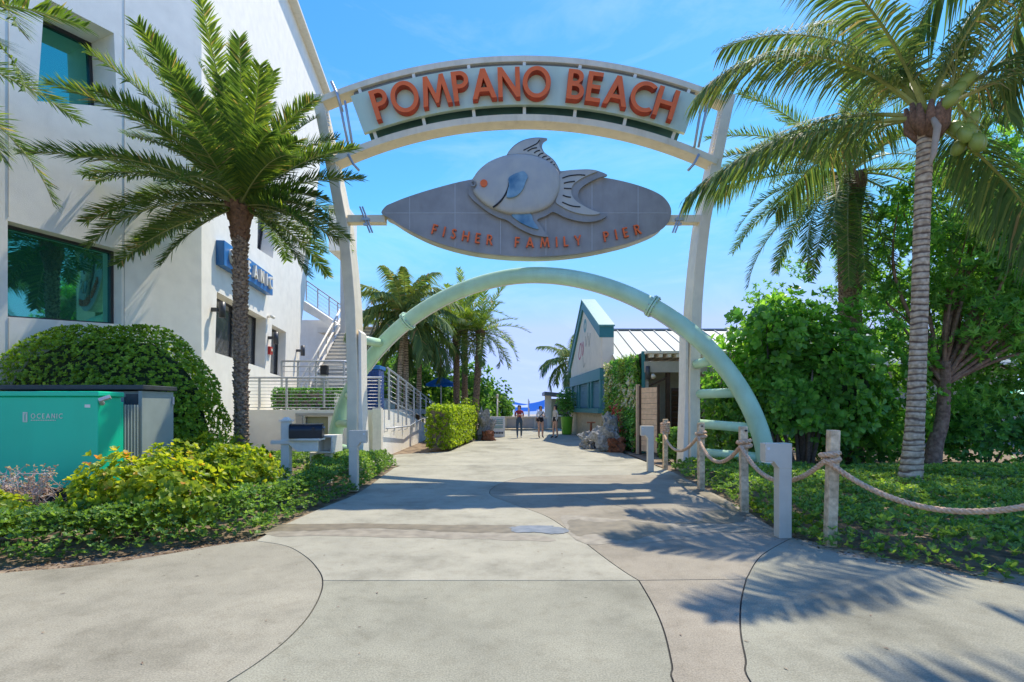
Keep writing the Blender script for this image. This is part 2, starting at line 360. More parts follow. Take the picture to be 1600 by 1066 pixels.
M['blue_cloth'] = leaf_mat('blue_canvas_cloth', [(0, (.015, .14, .48)), (1, (.015, .14, .48))], .3, .8, (1.1, 1.1, 1.2), .2, 1.0)
M['lf_mulch'] = leaf_mat('mulch_leaf', [(0, (.08, .045, .025)), (.6, (.22, .14, .08)), (1, (.40, .30, .18))], .1, .8, gain=1.1)
M['lf_red'] = leaf_mat('red_flower', [(0, (.35, .03, .02)), (.5, (.55, .10, .12)), (1, (.60, .30, .38))], .3, gain=1.1)
M['lf_white'] = leaf_mat('white_flower', [(0, (.45, .45, .38)), (1, (.68, .66, .60))], .3, gain=1.1)
M['lf_fern'] = leaf_mat('fern_leaf', [(0, (.12, .07, .03)), (.4, (.06, .13, .03)), (1, (.22, .30, .05))], .3)

# ------------------------------------------------------------------ leaves
def nz(a): return a/np.maximum(np.linalg.norm(a, axis=1, keepdims=True), 1e-9)
SHAPES = {
 'kite': (np.array([(0, 0), (.5, -.5), (1, 0), (.5, .5)]), [(0, 1, 2), (0, 2, 3)]),
 'oval': (np.array([(0, 0), (.35, -.42), (.78, -.40), (1, 0), (.78, .40), (.35, .42)]), [(0, 1, 2, 3), (0, 3, 4, 5)]),
 'paddle': (np.array([(0, 0), (.3, -.22), (.72, -.5), (1, -.12), (1, .12), (.72, .5), (.3, .22)]), [(0, 1, 2, 3), (0, 3, 4), (0, 4, 5, 6)]),
 'lance': (np.array([(0, 0), (.4, -.5), (1, 0), (.4, .5)]), [(0, 1, 2), (0, 2, 3)]),
}
def leaves(name, pos, d, up, Ln, Wd, tint, material, parent=None, shape='kite', fold=.25, curl=.12):
    uv, fs = SHAPES[shape]; N = len(pos); k = len(uv)
    d = nz(d); side = nz(np.cross(d, up)); nr = np.cross(side, d)
    Ln = np.broadcast_to(np.asarray(Ln, float), (N,)); Wd = np.broadcast_to(np.asarray(Wd, float), (N,))
    V = np.zeros((N, k, 3))
    for i, (u, v) in enumerate(uv):
        V[:, i] = pos + d*(Ln*u)[:, None] + side*(Wd*v)[:, None] + nr*((abs(v)*Wd*fold) - u*u*Ln*curl)[:, None]
    me = bpy.data.meshes.new(name)
    sizes = [len(f) for f in fs]; tot = sum(sizes)
    base = (np.arange(N)*k)[:, None]
    idx = np.concatenate([base+np.array(f)[None] for f in fs], axis=1).ravel()
    me.vertices.add(N*k); me.vertices.foreach_set('co', V.ravel())
    me.loops.add(N*tot); me.loops.foreach_set('vertex_index', idx.astype(np.int32))
    me.polygons.add(N*len(fs))
    st = np.concatenate([[0], np.cumsum(sizes)[:-1]])
    starts = ((np.arange(N)*tot)[:, None]+st[None]).ravel()
    me.polygons.foreach_set('loop_start', starts.astype(np.int32))
    me.update(calc_edges=True); me.validate()
    at = me.attributes.new('tint', 'FLOAT', 'POINT')
    at.data.foreach_set('value', np.repeat(np.clip(tint, 0, 1), k).astype(np.float32))
    return mobj(name, me, material, parent)
def rosettes(pos, nrm, k, spread=(.5, 1.25), rng=RNG):
    """k leaves round each sprig, leaning out from the sprig's own direction"""
    n = len(pos); p = np.repeat(pos, k, 0); nn = np.repeat(nz(nrm), k, 0)
    a = np.tile(np.arange(k)*2*PI/k, n) + np.repeat(rng.uniform(0, 6.28, n), k) + rng.normal(0, .35, n*k)
    ref = np.where(np.abs(nn[:, 2:3]) < .9, np.array([[0, 0, 1.]]), np.array([[1., 0, 0]]))
    t1 = nz(np.cross(nn, ref)); t2 = np.cross(nn, t1)
    ph = rng.uniform(*spread, n*k)
    tan = t1*np.cos(a)[:, None]+t2*np.sin(a)[:, None]
    d = nn*np.cos(ph)[:, None]+tan*np.sin(ph)[:, None]
    up = nn*np.sin(ph)[:, None]-tan*np.cos(ph)[:, None]
    return p, d, up
def lumpy(dirs, rng, amp=.12, m=7):
    r = np.ones(len(dirs))
    for i in range(m):
        kx = rng.normal(size=3)*rng.uniform(1.5, 6); r += amp/math.sqrt(m)*1.4*np.sin(dirs@kx+rng.uniform(0, 6.28))
    return r
def shrub(name, loc, radii, label, cat, material, n, k=6, leaf=(.06, .035), shape='oval', amp=.1, depth=.25, zmin=-.35, group=None,
          zc=None, stems=6, spread=(.5, 1.25), bias=0., seed=0, stem_mat='twig', core=.35, parent=None, tintfn=None, stem_r=.02, body=0.):
    rng = np.random.default_rng(seed+100)
    c = np.array([loc[0], loc[1], zc if zc is not None else radii[2]*.9])
    d = nz(rng.normal(size=(n*2, 3))); d = d[d[:, 2] > zmin][:n]
    inn = rng.random(len(d))**2*depth; inn[: int(len(d)*core)] = rng.random(int(len(d)*core))**.6*.55
    r = lumpy(d, np.random.default_rng(seed), amp)*(1-inn)
    pos = c+d*r[:, None]*np.array(radii)
    nrm = nz(d/np.array(radii)+np.array([0, 0, .35])/max(radii)+rng.normal(0, .25, d.shape)/max(radii))
    ok = pos[:, 2] > .02; pos = pos[ok]; nrm = nrm[ok]
    p, dd, up = rosettes(pos, nrm, k, spread, rng)
    N = len(p); s = rng.uniform(.7, 1.25, N)
    tint = np.clip(np.repeat(rng.normal(.42+bias, .16, len(pos)), k)+rng.normal(0, .12, N), 0, 1)
    if tintfn is not None: tint = tintfn(p, tint, rng)
    root = empty(name, (loc[0], loc[1], 0), label, cat, group)
    leaves('foliage', p, dd, up, leaf[0]*s, leaf[1]*s, tint, M[material], root, shape)
    if body:  # solid core behind the leaves, inner shade put into its colour
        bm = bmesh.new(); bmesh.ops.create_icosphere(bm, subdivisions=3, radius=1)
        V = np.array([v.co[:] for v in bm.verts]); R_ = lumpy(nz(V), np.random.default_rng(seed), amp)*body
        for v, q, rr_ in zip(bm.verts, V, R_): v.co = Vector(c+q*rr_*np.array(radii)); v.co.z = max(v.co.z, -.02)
        me = bpy.data.meshes.new('shade_core'); bm.to_mesh(me); bm.free(); mobj('shade_core', me, M['inner'], root)
    m = MB()
    for i in range(stems):
        a = rng.uniform(0, 6.28); e = np.array([math.cos(a)*radii[0]*.6*rng.random(), math.sin(a)*radii[1]*.6*rng.random(), 0])
        b0 = Vector((loc[0]+e[0]*.25, loc[1]+e[1]*.25, -.05)); b1 = Vector((loc[0]+e[0], loc[1]+e[1], c[2]+radii[2]*.35*rng.random()))
        mid = (b0+b1)/2+Vector(rng.normal(0, .08, 3))
        m.tube([b0, mid, b1], [stem_r, stem_r*.8, stem_r*.35], 6)
    m.build('stem', M[stem_mat], root, True)
    return root
def in_poly(pts, poly):
    x, y = pts[:, 0], pts[:, 1]; ins = np.zeros(len(pts), bool); n = len(poly)
    for i in range(n):
        x1, y1 = poly[i]; x2, y2 = poly[(i+1) % n]
        c = ((y1 > y) != (y2 > y)) & (x < (x2-x1)*(y-y1)/((y2-y1) if y2 != y1 else 1e-9)+x1); ins ^= c
    return ins
def edge_dist(pts, poly):
    d = np.full(len(pts), 1e9); n = len(poly)
    for i in range(n):
        a = np.array(poly[i]); b = np.array(poly[(i+1) % n]); ab = b-a
        t = np.clip(((pts-a)@ab)/max(ab@ab, 1e-9), 0, 1); q = a+t[:, None]*ab
        d = np.minimum(d, np.linalg.norm(pts-q, axis=1))
    return d
def bed(poly, per_m2, h, rng, edge=.22, nseed=1, gap=0.):
    poly = [(p[0], p[1]) for p in poly]
    a = np.array(poly); lo, hi = a.min(0), a.max(0)
    n = int((hi-lo).prod()*per_m2); pts = rng.uniform(lo, hi, (n, 2)); pts = pts[in_poly(pts, poly)]
    d = edge_dist(pts, poly); r2 = np.random.default_rng(nseed)
    nf = np.zeros(len(pts))
    for i in range(8):
        kx = r2.normal(size=2)*r2.uniform(1, 7); nf += np.sin(pts@kx+r2.uniform(0, 6.28))
    nf /= 4
    keep = (nf > -1.2+gap*2) | (rng.random(len(pts)) < .25) if gap else np.ones(len(pts), bool)
    pts, d, nf = pts[keep], d[keep], nf[keep]
    hm = h*(1+.18*nf)*np.sqrt(np.clip(d/edge, .12, 1))
    z = hm*(1-rng.random(len(pts))**2*.45); low = d < edge*.8
    z[low] = (hm*rng.uniform(.15, 1, len(pts)))[low]
    return np.column_stack([pts, z]), d, nf
# ================================================================== THE SETTING
def sheet(name, pts, z, material, parent=None, thick=0.0, kind=None, label=None, cat=None):
    m = MB(); pts = [(p[0], p[1]) for p in pts]
    if thick: m.plate([pts], -thick, lambda u, v, d: (u, v, z+d), back=False)
    else:
        tri = tessellate_polygon([[Vector((*p, 0)) for p in pts]]); m.add([(p[0], p[1], z) for p in pts], tri)
    o = m.build(name, material, parent)
    for p in o.data.polygons:
        if abs(p.normal.z) > .9 and p.normal.z < 0: p.flip()
    return tag(o, label, cat, None, kind)
def inset(pts, dist):
    n = len(pts); area = sum(pts[i][0]*pts[(i+1) % n][1]-pts[(i+1) % n][0]*pts[i][1] for i in range(n)); sg = 1 if area > 0 else -1
    out = []
    for i in range(n):
        a, b, c = Vector(pts[i-1][:2]), Vector(pts[i][:2]), Vector(pts[(i+1) % n][:2])
        d1 = (b-a); d2 = (c-b)
        if d1.length < 1e-6 or d2.length < 1e-6: out.append(tuple(b)); continue
        d1.normalize(); d2.normalize()
        n1 = Vector((-d1.y, d1.x))*sg; n2 = Vector((-d2.y, d2.x))*sg
        nn = n1+n2
        if nn.length < .2: nn = n1
        nn.normalize(); k = max(.4, nn.dot(n1)); q = b+nn*dist/k; out.append((q.x, q.y))
    return out
tag(sheet('ground', [(-90, -90), (90, -90), (90, 62), (-90, 62)], -.05, M['soil']), kind='structure')
tag(sheet('bounce_plaza', [(-90, -90), (90, -90), (90, -3.02), (-90, -3.02)], -.015, M['conc_path']), kind='structure')  # unseen pale paving behind the camera, added to bounce warm light
tag(sheet('beach', [(-700, 62), (700, 62), (500, 120), (-500, 120)], -.09, M['sand']), kind='structure')
tag(sheet('sea', [(-3000, 119), (3000, 119), (3000, 4500), (-3000, 4500)], -.14, M['sea']), kind='structure')
# --- paving slabs: outlines on the ground plane
def gp(*pp): return [tuple(G(x, y)[:2]) for x, y in pp]
def sm(pts, n=5): return [tuple(p[:2]) for p in catmull([(*p, 0) for p in pts], n)]
J1 = sm(gp((400, 845), (447, 853), (478, 870), (497, 890), (504, 907), (500, 930), (482, 963), (450, 998), (410, 1030), (355, 1066)) + [(-1.75, 2.2), (-2.4, 1.2), (-3.2, 0)])
J1a = [p for p in J1 if p[1] >= 4.44]; J1b = [p for p in J1 if p[1] < 4.44]
cross = tuple(G(504, 907)[:2]); crossR = tuple(G(998, 907)[:2]); cross4 = tuple(G(1166, 905)[:2])
J3u = sm(gp((820, 745), (782, 755), (765, 771), (800, 787), (850, 805), (890, 830), (940, 868), (975, 893), (998, 907)))
J3l = sm(gp((998, 907), (1020, 945), (1037, 985), (1050, 1040), (1052, 1066)) + [(.85, 2.1), (.6, 1.0), (.3, 0)])
J4u = sm(gp((1236, 841), (1190, 868), (1166, 905)))
J4l = sm(gp((1166, 905), (1158, 940), (1157, 985), (1165, 1030), (1173, 1066)) + [(1.3, 2.1), (1.35, 1), (1.3, 0)])
edgeL = sm(gp((-260, 935), (0, 896), (130, 885), (260, 866), (340, 852), (400, 845)))
edgeL2 = sm(gp((400, 845), (440, 822), (500, 795), (560, 770), (600, 742), (616, 731)))
edgeR = sm(gp((1060, 742), (1110, 768), (1160, 794), (1210, 826), (1236, 841)))
edgeR2 = sm(gp((1236, 841), (1300, 862), (1420, 886), (1600, 915)) + [(6.2, 3.4), (9, 2.3)])
paving = tag(sheet('paving', [(-14, -3), (14, -3), (14, 2.2), (6.4, 3.6)] + edgeR2[::-1][2:] + edgeR[::-1] + [(3.75, 12), (3.6, 18.5), (3.5, 25.5), (3.45, 38), (-1.2, 38), (-1.6, 24), (-2.2, 17), (-4.2, 16.2), (-4.2, 13.6), (-2.9, 13.3)] + edgeL2[::-1] + edgeL[::-1] + [(-9, 3.9), (-14, 3.6)], -.012, M['joint']), kind='structure')
slabs = [
 ('conc_beige', edgeL + J1a[1:] + J1b + [(-3.2, -3), (-14, -3), (-14, 3.6), (-9, 3.9)]),
 ('conc_grey', [cross] + sm([cross, crossR], 2)[1:-1] + J3l + [(.3, -3), (-3.2, -3)] + J1b[::-1]),
 ('conc_pink', J3l[::-1] + sm([crossR, cross4], 2)[1:-1] + J4l + [(1.3, -3), (.3, -3)]),
 ('conc_grey', J4u + J4l[1:] + [(1.3, -3), (14, -3), (14, 2.2)] + edgeR2[::-1][:-1]),
 ('conc_pink', J3u[10:] + sm([crossR, cross4], 2)[1:-1] + J4u[::-1] + edgeR[::-1][1:9] + gp((985, 795), (900, 775))),
]
yq = [13.2, 17.5, 22.0, 27.0, 32.5, 38.0]
def lx(y): return np.interp(y, [9, 13.2, 13.5, 16.2, 17, 24, 38], [-2.75, -2.88, -4.2, -4.2, -2.2, -1.6, -1.2])
def rx(y): return np.interp(y, [9, 12, 18.5, 25.5, 38], [3.6, 3.75, 3.6, 3.5, 3.45])
slabs.append(('conc_path', J1a[::-1] + edgeL2[1:] + [(-2.88, 13.19), (3.7, 13.19), (3.75, 11.9), edgeR[0], tuple(G(980, 742)[:2])] + J3u + sm([crossR, cross], 2)[1:-1]))
slabs.append(('conc_pink', J3u[:11] + gp((900, 775), (985, 795)) + edgeR[12::-1] + [tuple(G(980, 742)[:2])]))
for i in range(5):
    y0, y1 = yq[i], yq[i+1]; ys = np.linspace(y0+.002, y1-.002, 5)
    slabs.append(('conc_path', [(rx(y), y) for y in ys] + [(lx(y), y) for y in ys[::-1]]))
for mk, pts in slabs:
    q = [pts[0]]
    for p in pts[1:]:
        if (Vector(p)-Vector(q[-1])).length > .02: q.append(p)
    sheet('slab', inset(q, .006), 0.0, M[mk], paving, .03)
# wet patches and a shallow puddle on the paving
def blob(pts, jit=.0, n=6, seed=3):
    r = np.random.default_rng(seed); c = [tuple(p[:2]) for p in catmull([(*p, 0) for p in pts], n, True)]
    return [(x+r.normal(0, jit), y+r.normal(0, jit)) for x, y in c]
wetroot = paving
for i, (mk, pts, j, z) in enumerate([
 ('wet', gp((425, 822), (500, 819), (600, 819), (700, 821), (800, 822), (812, 832), (700, 831), (600, 826), (500, 829), (430, 831), (400, 838), (385, 843)), .016, .004),
 ('puddle', gp((800, 824), (835, 822), (868, 823), (889, 831), (866, 835), (835, 832), (806, 833)), .018, .006),
 ('wet', gp((893, 812), (930, 816), (985, 814), (1040, 820), (1052, 827), (1010, 838), (985, 845), (950, 842), (930, 834), (905, 838), (890, 828)), .02, .005),
 ('wet', gp((1052, 818), (1140, 818), (1165, 810), (1130, 797), (1100, 802), (1095, 815)), .015, .0065),
 ('damp', gp((880, 806), (960, 812), (1060, 816), (1150, 813), (1180, 830), (1100, 834), (1050, 845), (960, 850), (900, 845)), .02, .003),
 ('wet', gp((1050, 743), (1080, 757), (1120, 777), (1160, 799), (1172, 806), (1150, 803), (1105, 779), (1062, 756)), .015, .0045),
 ('damp', gp((440, 826), (700, 829), (820, 834), (860, 846), (700, 842), (520, 838), (430, 838)), .02, .002)]):
    sheet('wet_patch' if mk != 'puddle' else 'puddle', blob(pts, j, 6, i), z, M[mk], paving)
# leaf litter on the slabs
m = MB()
for i in range(46):
    x, y = (random.uniform(-4, 1), random.uniform(2.6, 6)) if i % 3 else (random.uniform(1, 5), random.uniform(2.6, 5.3))
    a = random.uniform(0, 6.28); s = random.uniform(.008, .022)
    m.add([(x, y, .004), (x+s*math.cos(a)-s*.3*math.sin(a), y+s*math.sin(a)+s*.3*math.cos(a), .008), (x+2*s*math.cos(a), y+2*s*math.sin(a), .005), (x+s*math.cos(a)+s*.3*math.sin(a), y+s*math.sin(a)-s*.3*math.cos(a), .006)], [(0, 1, 2), (0, 2, 3)])
tag(m.build('fallen_leaves', M['bark'], None), 'tiny dry leaf bits scattered on the concrete slabs', 'leaf litter', None, 'stuff')
# soil verge raised a little round the beds
tag(sheet('soil_bed_left', [(-16, 3.7)] + [(x, y+.03) for x, y in edgeL] + [(x-.03, y+.02) for x, y in edgeL2] + [(-2.95, 13.4), (-4.25, 13.6), (-4.25, 15.6), (-16, 15.6)], -.02, M['soil']), kind='structure')
tag(sheet('soil_bed_right', [(x+.03, y) for x, y in [(3.78, 13)] + edgeR] + [(x, y+.03) for x, y in edgeR2] + [(20, 2.6), (20, 20), (3.8, 20)], -.02, M['soil']), kind='structure')
m = MB(); sandp = [(x, y+.04) for x, y in edgeR2]
tag(sheet('sand_verge', sandp + [(x+.05, y+.30+.12*math.sin(i*1.7)) for i, (x, y) in enumerate(sandp)][::-1], -.008, M['sand']), kind='structure')

# ------------------------------------------------------------------ white building on the left
class Wall:
    def __init__(s, ox, oy, slope):
        k = math.hypot(slope, 1); s.o = Vector((ox, oy, 0)); s.u = Vector((slope/k, 1/k, 0)); s.n = Vector((1/k, -slope/k, 0)); s.sl = slope
    def px(s, x, y):                       # photo ray meets wall plane -> (along, height)
        r = (x-CX)/F; D = (s.o.x-s.sl*s.o.y)/(r-s.sl)
        return ((D-s.o.y)/s.u.y, CH+(HY-y)*D/F)
    def at(s, a, z, d=0.): return s.o+s.u*a+s.n*(-d)+Vector((0, 0, z))
WA = Wall(-8.03, 13.24, .41); WB = Wall(-8.03, 13.24, -.12)
bld = empty('white_building', (-10, 14, 0), 'large white stucco building with slanted windows at the left', 'building')
def quad(W, pts): return [W.px(*p) for p in pts]
holeA = [quad(WA, [(12, 345), (190, 391), (190, 507), (12, 495)]), quad(WA, [(70, -4), (178, 52), (183, 168), (58, 158)])]
holeB = [quad(WB, [(339, 456), (416, 498), (414, 576), (336, 551)]), quad(WB, [(425, 507), (447, 519), (445, 590), (422, 583)]), quad(WB, [(404, 296), (438, 316), (426, 404), (402, 388)])]
m = MB(); m.plate([[(-12, -.3), (0, -.3), (0, 17.9), (-12, 17.9)]] + holeA, 3.0, lambda a, z, d: WA.at(a, z, d)); m.build('wall', M['white'], bld)
m = MB(); m.plate([[(0.002, -.3), (8.3, -.3), (8.75, 4.6), (13.6, 17.4), (0.002, 17.9)]] + holeB, 3.0, lambda a, z, d: WB.at(a, z, d)); m.build('wall', M['white'], bld)
def glazed(W, hole, rec, gm, fr=.06, mull=0):
    f = MB(); c = Vector((sum(p[0] for p in hole)/4, sum(p[1] for p in hole)/4))
    inn = [tuple(c+(Vector(p)-c)*(1-fr/(abs(p[0]-c.x)+.01))) for p in hole]
    f.plate([hole, inn], .08, lambda a, z, d: W.at(a, z, rec-.04+d)); fo = f.build('window_frame', M['frame'], bld)
    if mull:
        mm = MB()
        for i in range(mull):
            t = (i+1)/(mull+1); a0 = Vector(hole[0]).lerp(Vector(hole[1]), t); a1 = Vector(hole[3]).lerp(Vector(hole[2]), t)
            mm.bar(W.at(a0.x, a0.y, rec-.01), W.at(a1.x, a1.y, rec-.01), .06, .05)
        mm.build('mullion', M['frame'], fo)
    g = MB(); g.plate([hole], .02, lambda a, z, d: W.at(a, z, rec+.02+d)); g.build('pane', gm, fo)
glazed(WA, holeA[0], .32, M['glass_teal']); glazed(WA, holeA[1], .85, M['glass_teal'])
glazed(WB, holeB[0], .38, M['glass_dark'], .05, 1); glazed(WB, holeB[1], .32, M['glass_dark'], .05); glazed(WB, holeB[2], .5, M['glass_dark'], .05)
# wall control joints
for x0 in (10, 192):
    a, _ = WA.px(x0, 400); m = MB()
    seg = [(-.3, 17.9)] if x0 == 192 else [(-.3, 3.2), (5.1, 17.9)]
    for z0, z1 in seg: m.box(WA.at(a+.03, (z0+z1)/2, -.0015), (.012, .012, z1-z0))
    m.build('control_joint', M['board_rim'], bld)
m = MB(); m.bar(WB.at(0, 17.96, -.1), WB.at(13.6, 17.46, -.1), .5, .12); m.build('roof_edge', M['white_paint'], bld)
# white balcony box and thin perforated fin at the far corner
m = MB(); m.b2(-8.6, -7.75, 24.0, 25.6, 8.85, 11.0); m.build('balcony_box', M['white'], bld, bev=.02)
m = MB(); m.b2(-8.25, -8.02, 24.6, 24.8, 4.4, 8.9); m.build('perforated_fin', M['rail'], bld)
# blue sign with white raised letters
def arc(cx, cy, rx_, ry_, a0, a1, n=14): return [(cx+rx_*math.cos(math.radians(a0+(a1-a0)*i/n)), cy+ry_*math.sin(math.radians(a0+(a1-a0)*i/n))) for i in range(n+1)]
def thick(pts, wd):
    p = [Vector(q[:2]) for q in catmull([(*q, 0) for q in pts], 6)]; L_, R_ = [], []
    for i, q in enumerate(p):
        d = (p[min(i+1, len(p)-1)]-p[max(i-1, 0)]).normalized(); n = Vector((-d.y, d.x))*wd/2; L_.append(tuple(q+n)); R_.append(tuple(q-n))
    return L_+R_[::-1]
S_ = .165
GLY = {
 'P': ([[(0, 0), (S_, 0), (S_, .42)] + arc(.26, .71, .30, .29, -90, 90) + [(0, 1)], [(S_, .56)] + arc(.26, .71, .15, .15, -90, 90) + [(S_, .86)]], .58),
 'R': ([[(0, 0), (S_, 0), (S_, .43), (.24, .43), (.46, 0), (.66, 0), (.41, .455)] + arc(.26, .72, .28, .28, -55, 90) + [(0, 1)], [(S_, .57)] + arc(.26, .72, .14, .15, -90, 90) + [(S_, .87)]], .64),
 'O': ([arc(.47, .5, .47, .53, 0, 350, 35), arc(.47, .5, .31, .385, 0, 350, 35)], .96),
 'M': ([[(0, 0), (.16, 0), (.26, .66), (.44, .06), (.54, .06), (.73, .66), (.82, 0), (.98, 0), (.83, 1), (.69, 1), (.49, .38), (.30, 1), (.15, 1)]], 1.0),
 'A': ([[(0, 0), (.17, 0), (.255, .23), (.565, .23), (.65, 0), (.82, 0), (.49, 1), (.33, 1)], [(.305, .37), (.515, .37), (.41, .68)]], .82),
 'N': ([[(0, 0), (.155, 0), (.155, .70), (.60, 0), (.74, 0), (.74, 1), (.585, 1), (.585, .32), (.15, 1), (0, 1)]], .76),
 'B': ([[(0, 0)] + arc(.30, .28, .28, .28, -90, 62) + [(.38, .54)] + arc(.26, .77, .26, .23, -50, 90) + [(0, 1)], [(S_, .14)] + arc(.29, .29, .13, .15, -90, 90) + [(S_, .44)], [(S_, .61)] + arc(.25, .735, .12, .125, -90, 90) + [(S_, .86)]], .60),
 'E': ([[(0, 0), (.50, 0), (.50, .14), (S_, .14), (S_, .43), (.45, .43), (.45, .57), (S_, .57), (S_, .86), (.50, .86), (.50, 1), (0, 1)]], .54),
 'F': ([[(0, 0), (S_, 0), (S_, .42), (.44, .42), (.44, .56), (S_, .56), (S_, .86), (.50, .86), (.50, 1), (0, 1)]], .52),
 'C': ([arc(.5, .5, .5, .52, 50, 310, 26) + arc(.5, .5, .345, .375, 305, 55, 24)], .80),
 'H': ([[(0, 0), (S_, 0), (S_, .43), (.54, .43), (.54, 0), (.705, 0), (.705, 1), (.54, 1), (.54, .57), (S_, .57), (S_, 1), (0, 1)]], .72),
 'I': ([[(0, 0), (S_, 0), (S_, 1), (0, 1)]], .18),
 'L': ([[(0, 0), (.46, 0), (.46, .14), (S_, .14), (S_, 1), (0, 1)]], .48),
 'Y': ([[(.29, 0), (.455, 0), (.455, .42), (.745, 1), (.56, 1), (.373, .58), (.185, 1), (0, 1), (.29, .42)]], .75),
 'S': ([thick([(.44, .84), (.34, .925), (.20, .91), (.10, .80), (.14, .64), (.28, .53), (.40, .40), (.43, .24), (.34, .10), (.18, .07), (.04, .17)], .155)], .52),
}
sg0, sg1 = WB.px(337, 375), WB.px(416, 460); z0, z1 = 5.42, 6.1
bs = empty('wall_sign', WB.at(sg0[0], z0), 'long blue wall sign with raised white lettering, partly behind the palm trunk', 'sign')
m = MB(); m.plate([[(sg0[0], z0), (sg1[0], z0), (sg1[0], z1), (sg0[0], z1)]], -.22, lambda a, z, d: WB.at(a, z, d-.002)); sgo = m.build('sign_box', M['blue_sign'], bs, bev=.015)
wd = (sg1[0]-sg0[0]); cur = sg0[0]+.28; hh = .40
tw = sum(GLY[c][1] for c in 'OCEANIC')*hh; gap_ = (wd-.5-tw)/6
for ch in 'OCEANIC':
    g, adv = GLY[ch]; m = MB(); c0 = cur
    m.plate(g, -.09, lambda u, v, d, c0=c0: WB.at(c0+u*hh, z0+.16+v*hh, d-.225)); m.build('letter', M['white_paint'], bs); cur += adv*hh+gap_
# sconces, camera, alarm
for (x, y, lab) in [(331, 484, 'dark wall lamp left of the long grey window'), (419, 528, 'dark wall lamp beside the narrow door above the red alarm'), (463, 548, 'dark wall lamp nearest the outside stairs')]:
    a, z = WB.px(x, y); e = empty('wall_lamp', WB.at(a, z), lab, 'wall lamp', 'wall lamps on the white building')
    m = MB(); m.bar(WB.at(a, z, 0), WB.at(a, z, -.16), .10, .10); m.build('bracket', M['sconce'], e)
    m = MB(); c = WB.at(a, z, -.26); m.cyl(c+Vector((0, 0, -.21)), c+Vector((0, 0, .21)), .085, 14); m.build('lamp_cylinder', M['sconce'], e, True)
a, z = WB.px(420, 548); e = empty('fire_alarm', WB.at(a, z), 'small red alarm box below a wall lamp', 'alarm')
m = MB(); m.plate([[(a-.12, z-.14), (a+.12, z-.14), (a+.12, z+.14), (a-.12, z+.14)]], -.09, lambda p, q, d: WB.at(p, q, d-.001)); m.build('alarm_box', M['red'], e, bev=.01)
m = MB(); m.plate([arc(a, z+.02, .05, .05, 0, 345, 12)], -.02, lambda p, q, d: WB.at(p, q, d-.093)); m.build('strobe', M['white_paint'], e)
a, z = WB.px(418, 495); e = empty('security_camera', WB.at(a, z), 'small white dome security camera above the door', 'camera')
m = MB(); m.bar(WB.at(a, z), WB.at(a, z, -.08), .07, .07); m.build('camera_mount', M['white_paint'], e)
m = MB(); c = WB.at(a, z, -.16); m.tube([c-WB.u*.12, c+WB.u*.14], [.05, .06], 10); m.build('camera_body', M['white_paint'], e, True)

# ------------------------------------------------------------------ terrace, ramp, stairs
ter = empty('terrace', (-7, 16, 0), 'raised white terrace wall with ramp beside the building', 'terrace')
m = MB(); m.plate([[(-10.2, -.1), (-4.05, -.1), (-4.05, 1.43), (-10.2, 1.43)], [(-6.5, .35), (-5.75, .35), (-5.75, 1.22), (-6.5, 1.22)]], .25, lambda u, v, d: (u, 16.0+d, v)); m.build('front_wall', M['white'], ter)
m = MB(); m.b2(-6.45, -5.8, 16.12, 16.2, .3, 1.25); m.build('recess_panel', M['olive'], ter)
m = MB(); m.b2(-10.2, -4.25, 16.25, 27, 1.2, 1.42); m.build('terrace_floor', M['conc_step'], ter)
m = MB(); m.b2(-6.75, -5.55, 15.96, 16.0, 1.25, 1.33); m.b2(-6.72, -6.52, 15.9, 15.998, .3, 1.245); m.build('recess_frame', M['grey_wall'], ter)
# ramp wall beside the path: top falls away from the camera
m = MB(); m.plate([[(15.4, -.1), (15.4, 1.44), (17, 1.42), (19.2, 1.32), (23, .88), (27, .5), (31, .25), (31, -.1)]], .24, lambda u, v, d: (-3.95-d-.02*(u-15), u, v)); m.build('ramp_wall', M['white'], ter)
m = MB(); m.b2(-4.2, -3.93, 15.38, 15.62, -.1, 1.47); m.build('end_pier', M['white_paint'], ter, bev=.01)
m = MB(); m.plate([[(17, 1.42), (17, 2.0), (24, 1.9), (34, 1.4), (34, .3)]], .2, lambda u, v, d: (-5.7-d, u, v)); m.build('upper_ramp_wall', M['white'], ter)
def railing(label, pts_top, hgt, post_at, cables, parent_loc, drop=.0, flat=True, side=0.0, name='metal_railing', r=.025):
    e = empty(name, parent_loc, label, 'railing', 'grey metal railings by the terrace')
    m = MB(); m.tube(pts_top, .032, 8); m.build('top_rail', M['rail'], e, True)
    P_ = [Vector(p) for p in pts_top]; seg = [(P_[i+1]-P_[i]).length for i in range(len(P_)-1)]; tot = sum(seg)
    def at(t):
        s_ = t*tot
        for i, L_ in enumerate(seg):
            if s_ <= L_ or i == len(seg)-1: return P_[i].lerp(P_[i+1], min(1, s_/L_))
            s_ -= L_
    for t in post_at:
        p = at(t); m = MB(); m.bar(p+Vector((side, 0, -hgt-drop)), p+Vector((side, 0, .0)), .05, .07, up=(0, 1, 0)); m.build('post', M['rail'], e)
    for k in range(cables):
        dz = hgt*(k+1)/(cables+1); m = MB(); m.tube([q-Vector((0, 0, dz)) for q in P_], .008 if k else .02, 5); m.build('cable' if k else 'mid_rail', M['steel'] if k else M['rail'], e, True)
    m = MB(); m.tube([q-Vector((0, 0, hgt)) for q in P_], .018, 6); m.build('bottom_rail', M['rail'], e, True)
    return e
railing('long railing with thin cables along the front of the terrace', [(-9.45, 16.12, 2.44), (-6.9, 16.12, 2.44), (-4.1, 16.12, 2.44)], .94, [0, .28, .44, .66, .8, .985], 8, (-7, 16.12, 1.43))
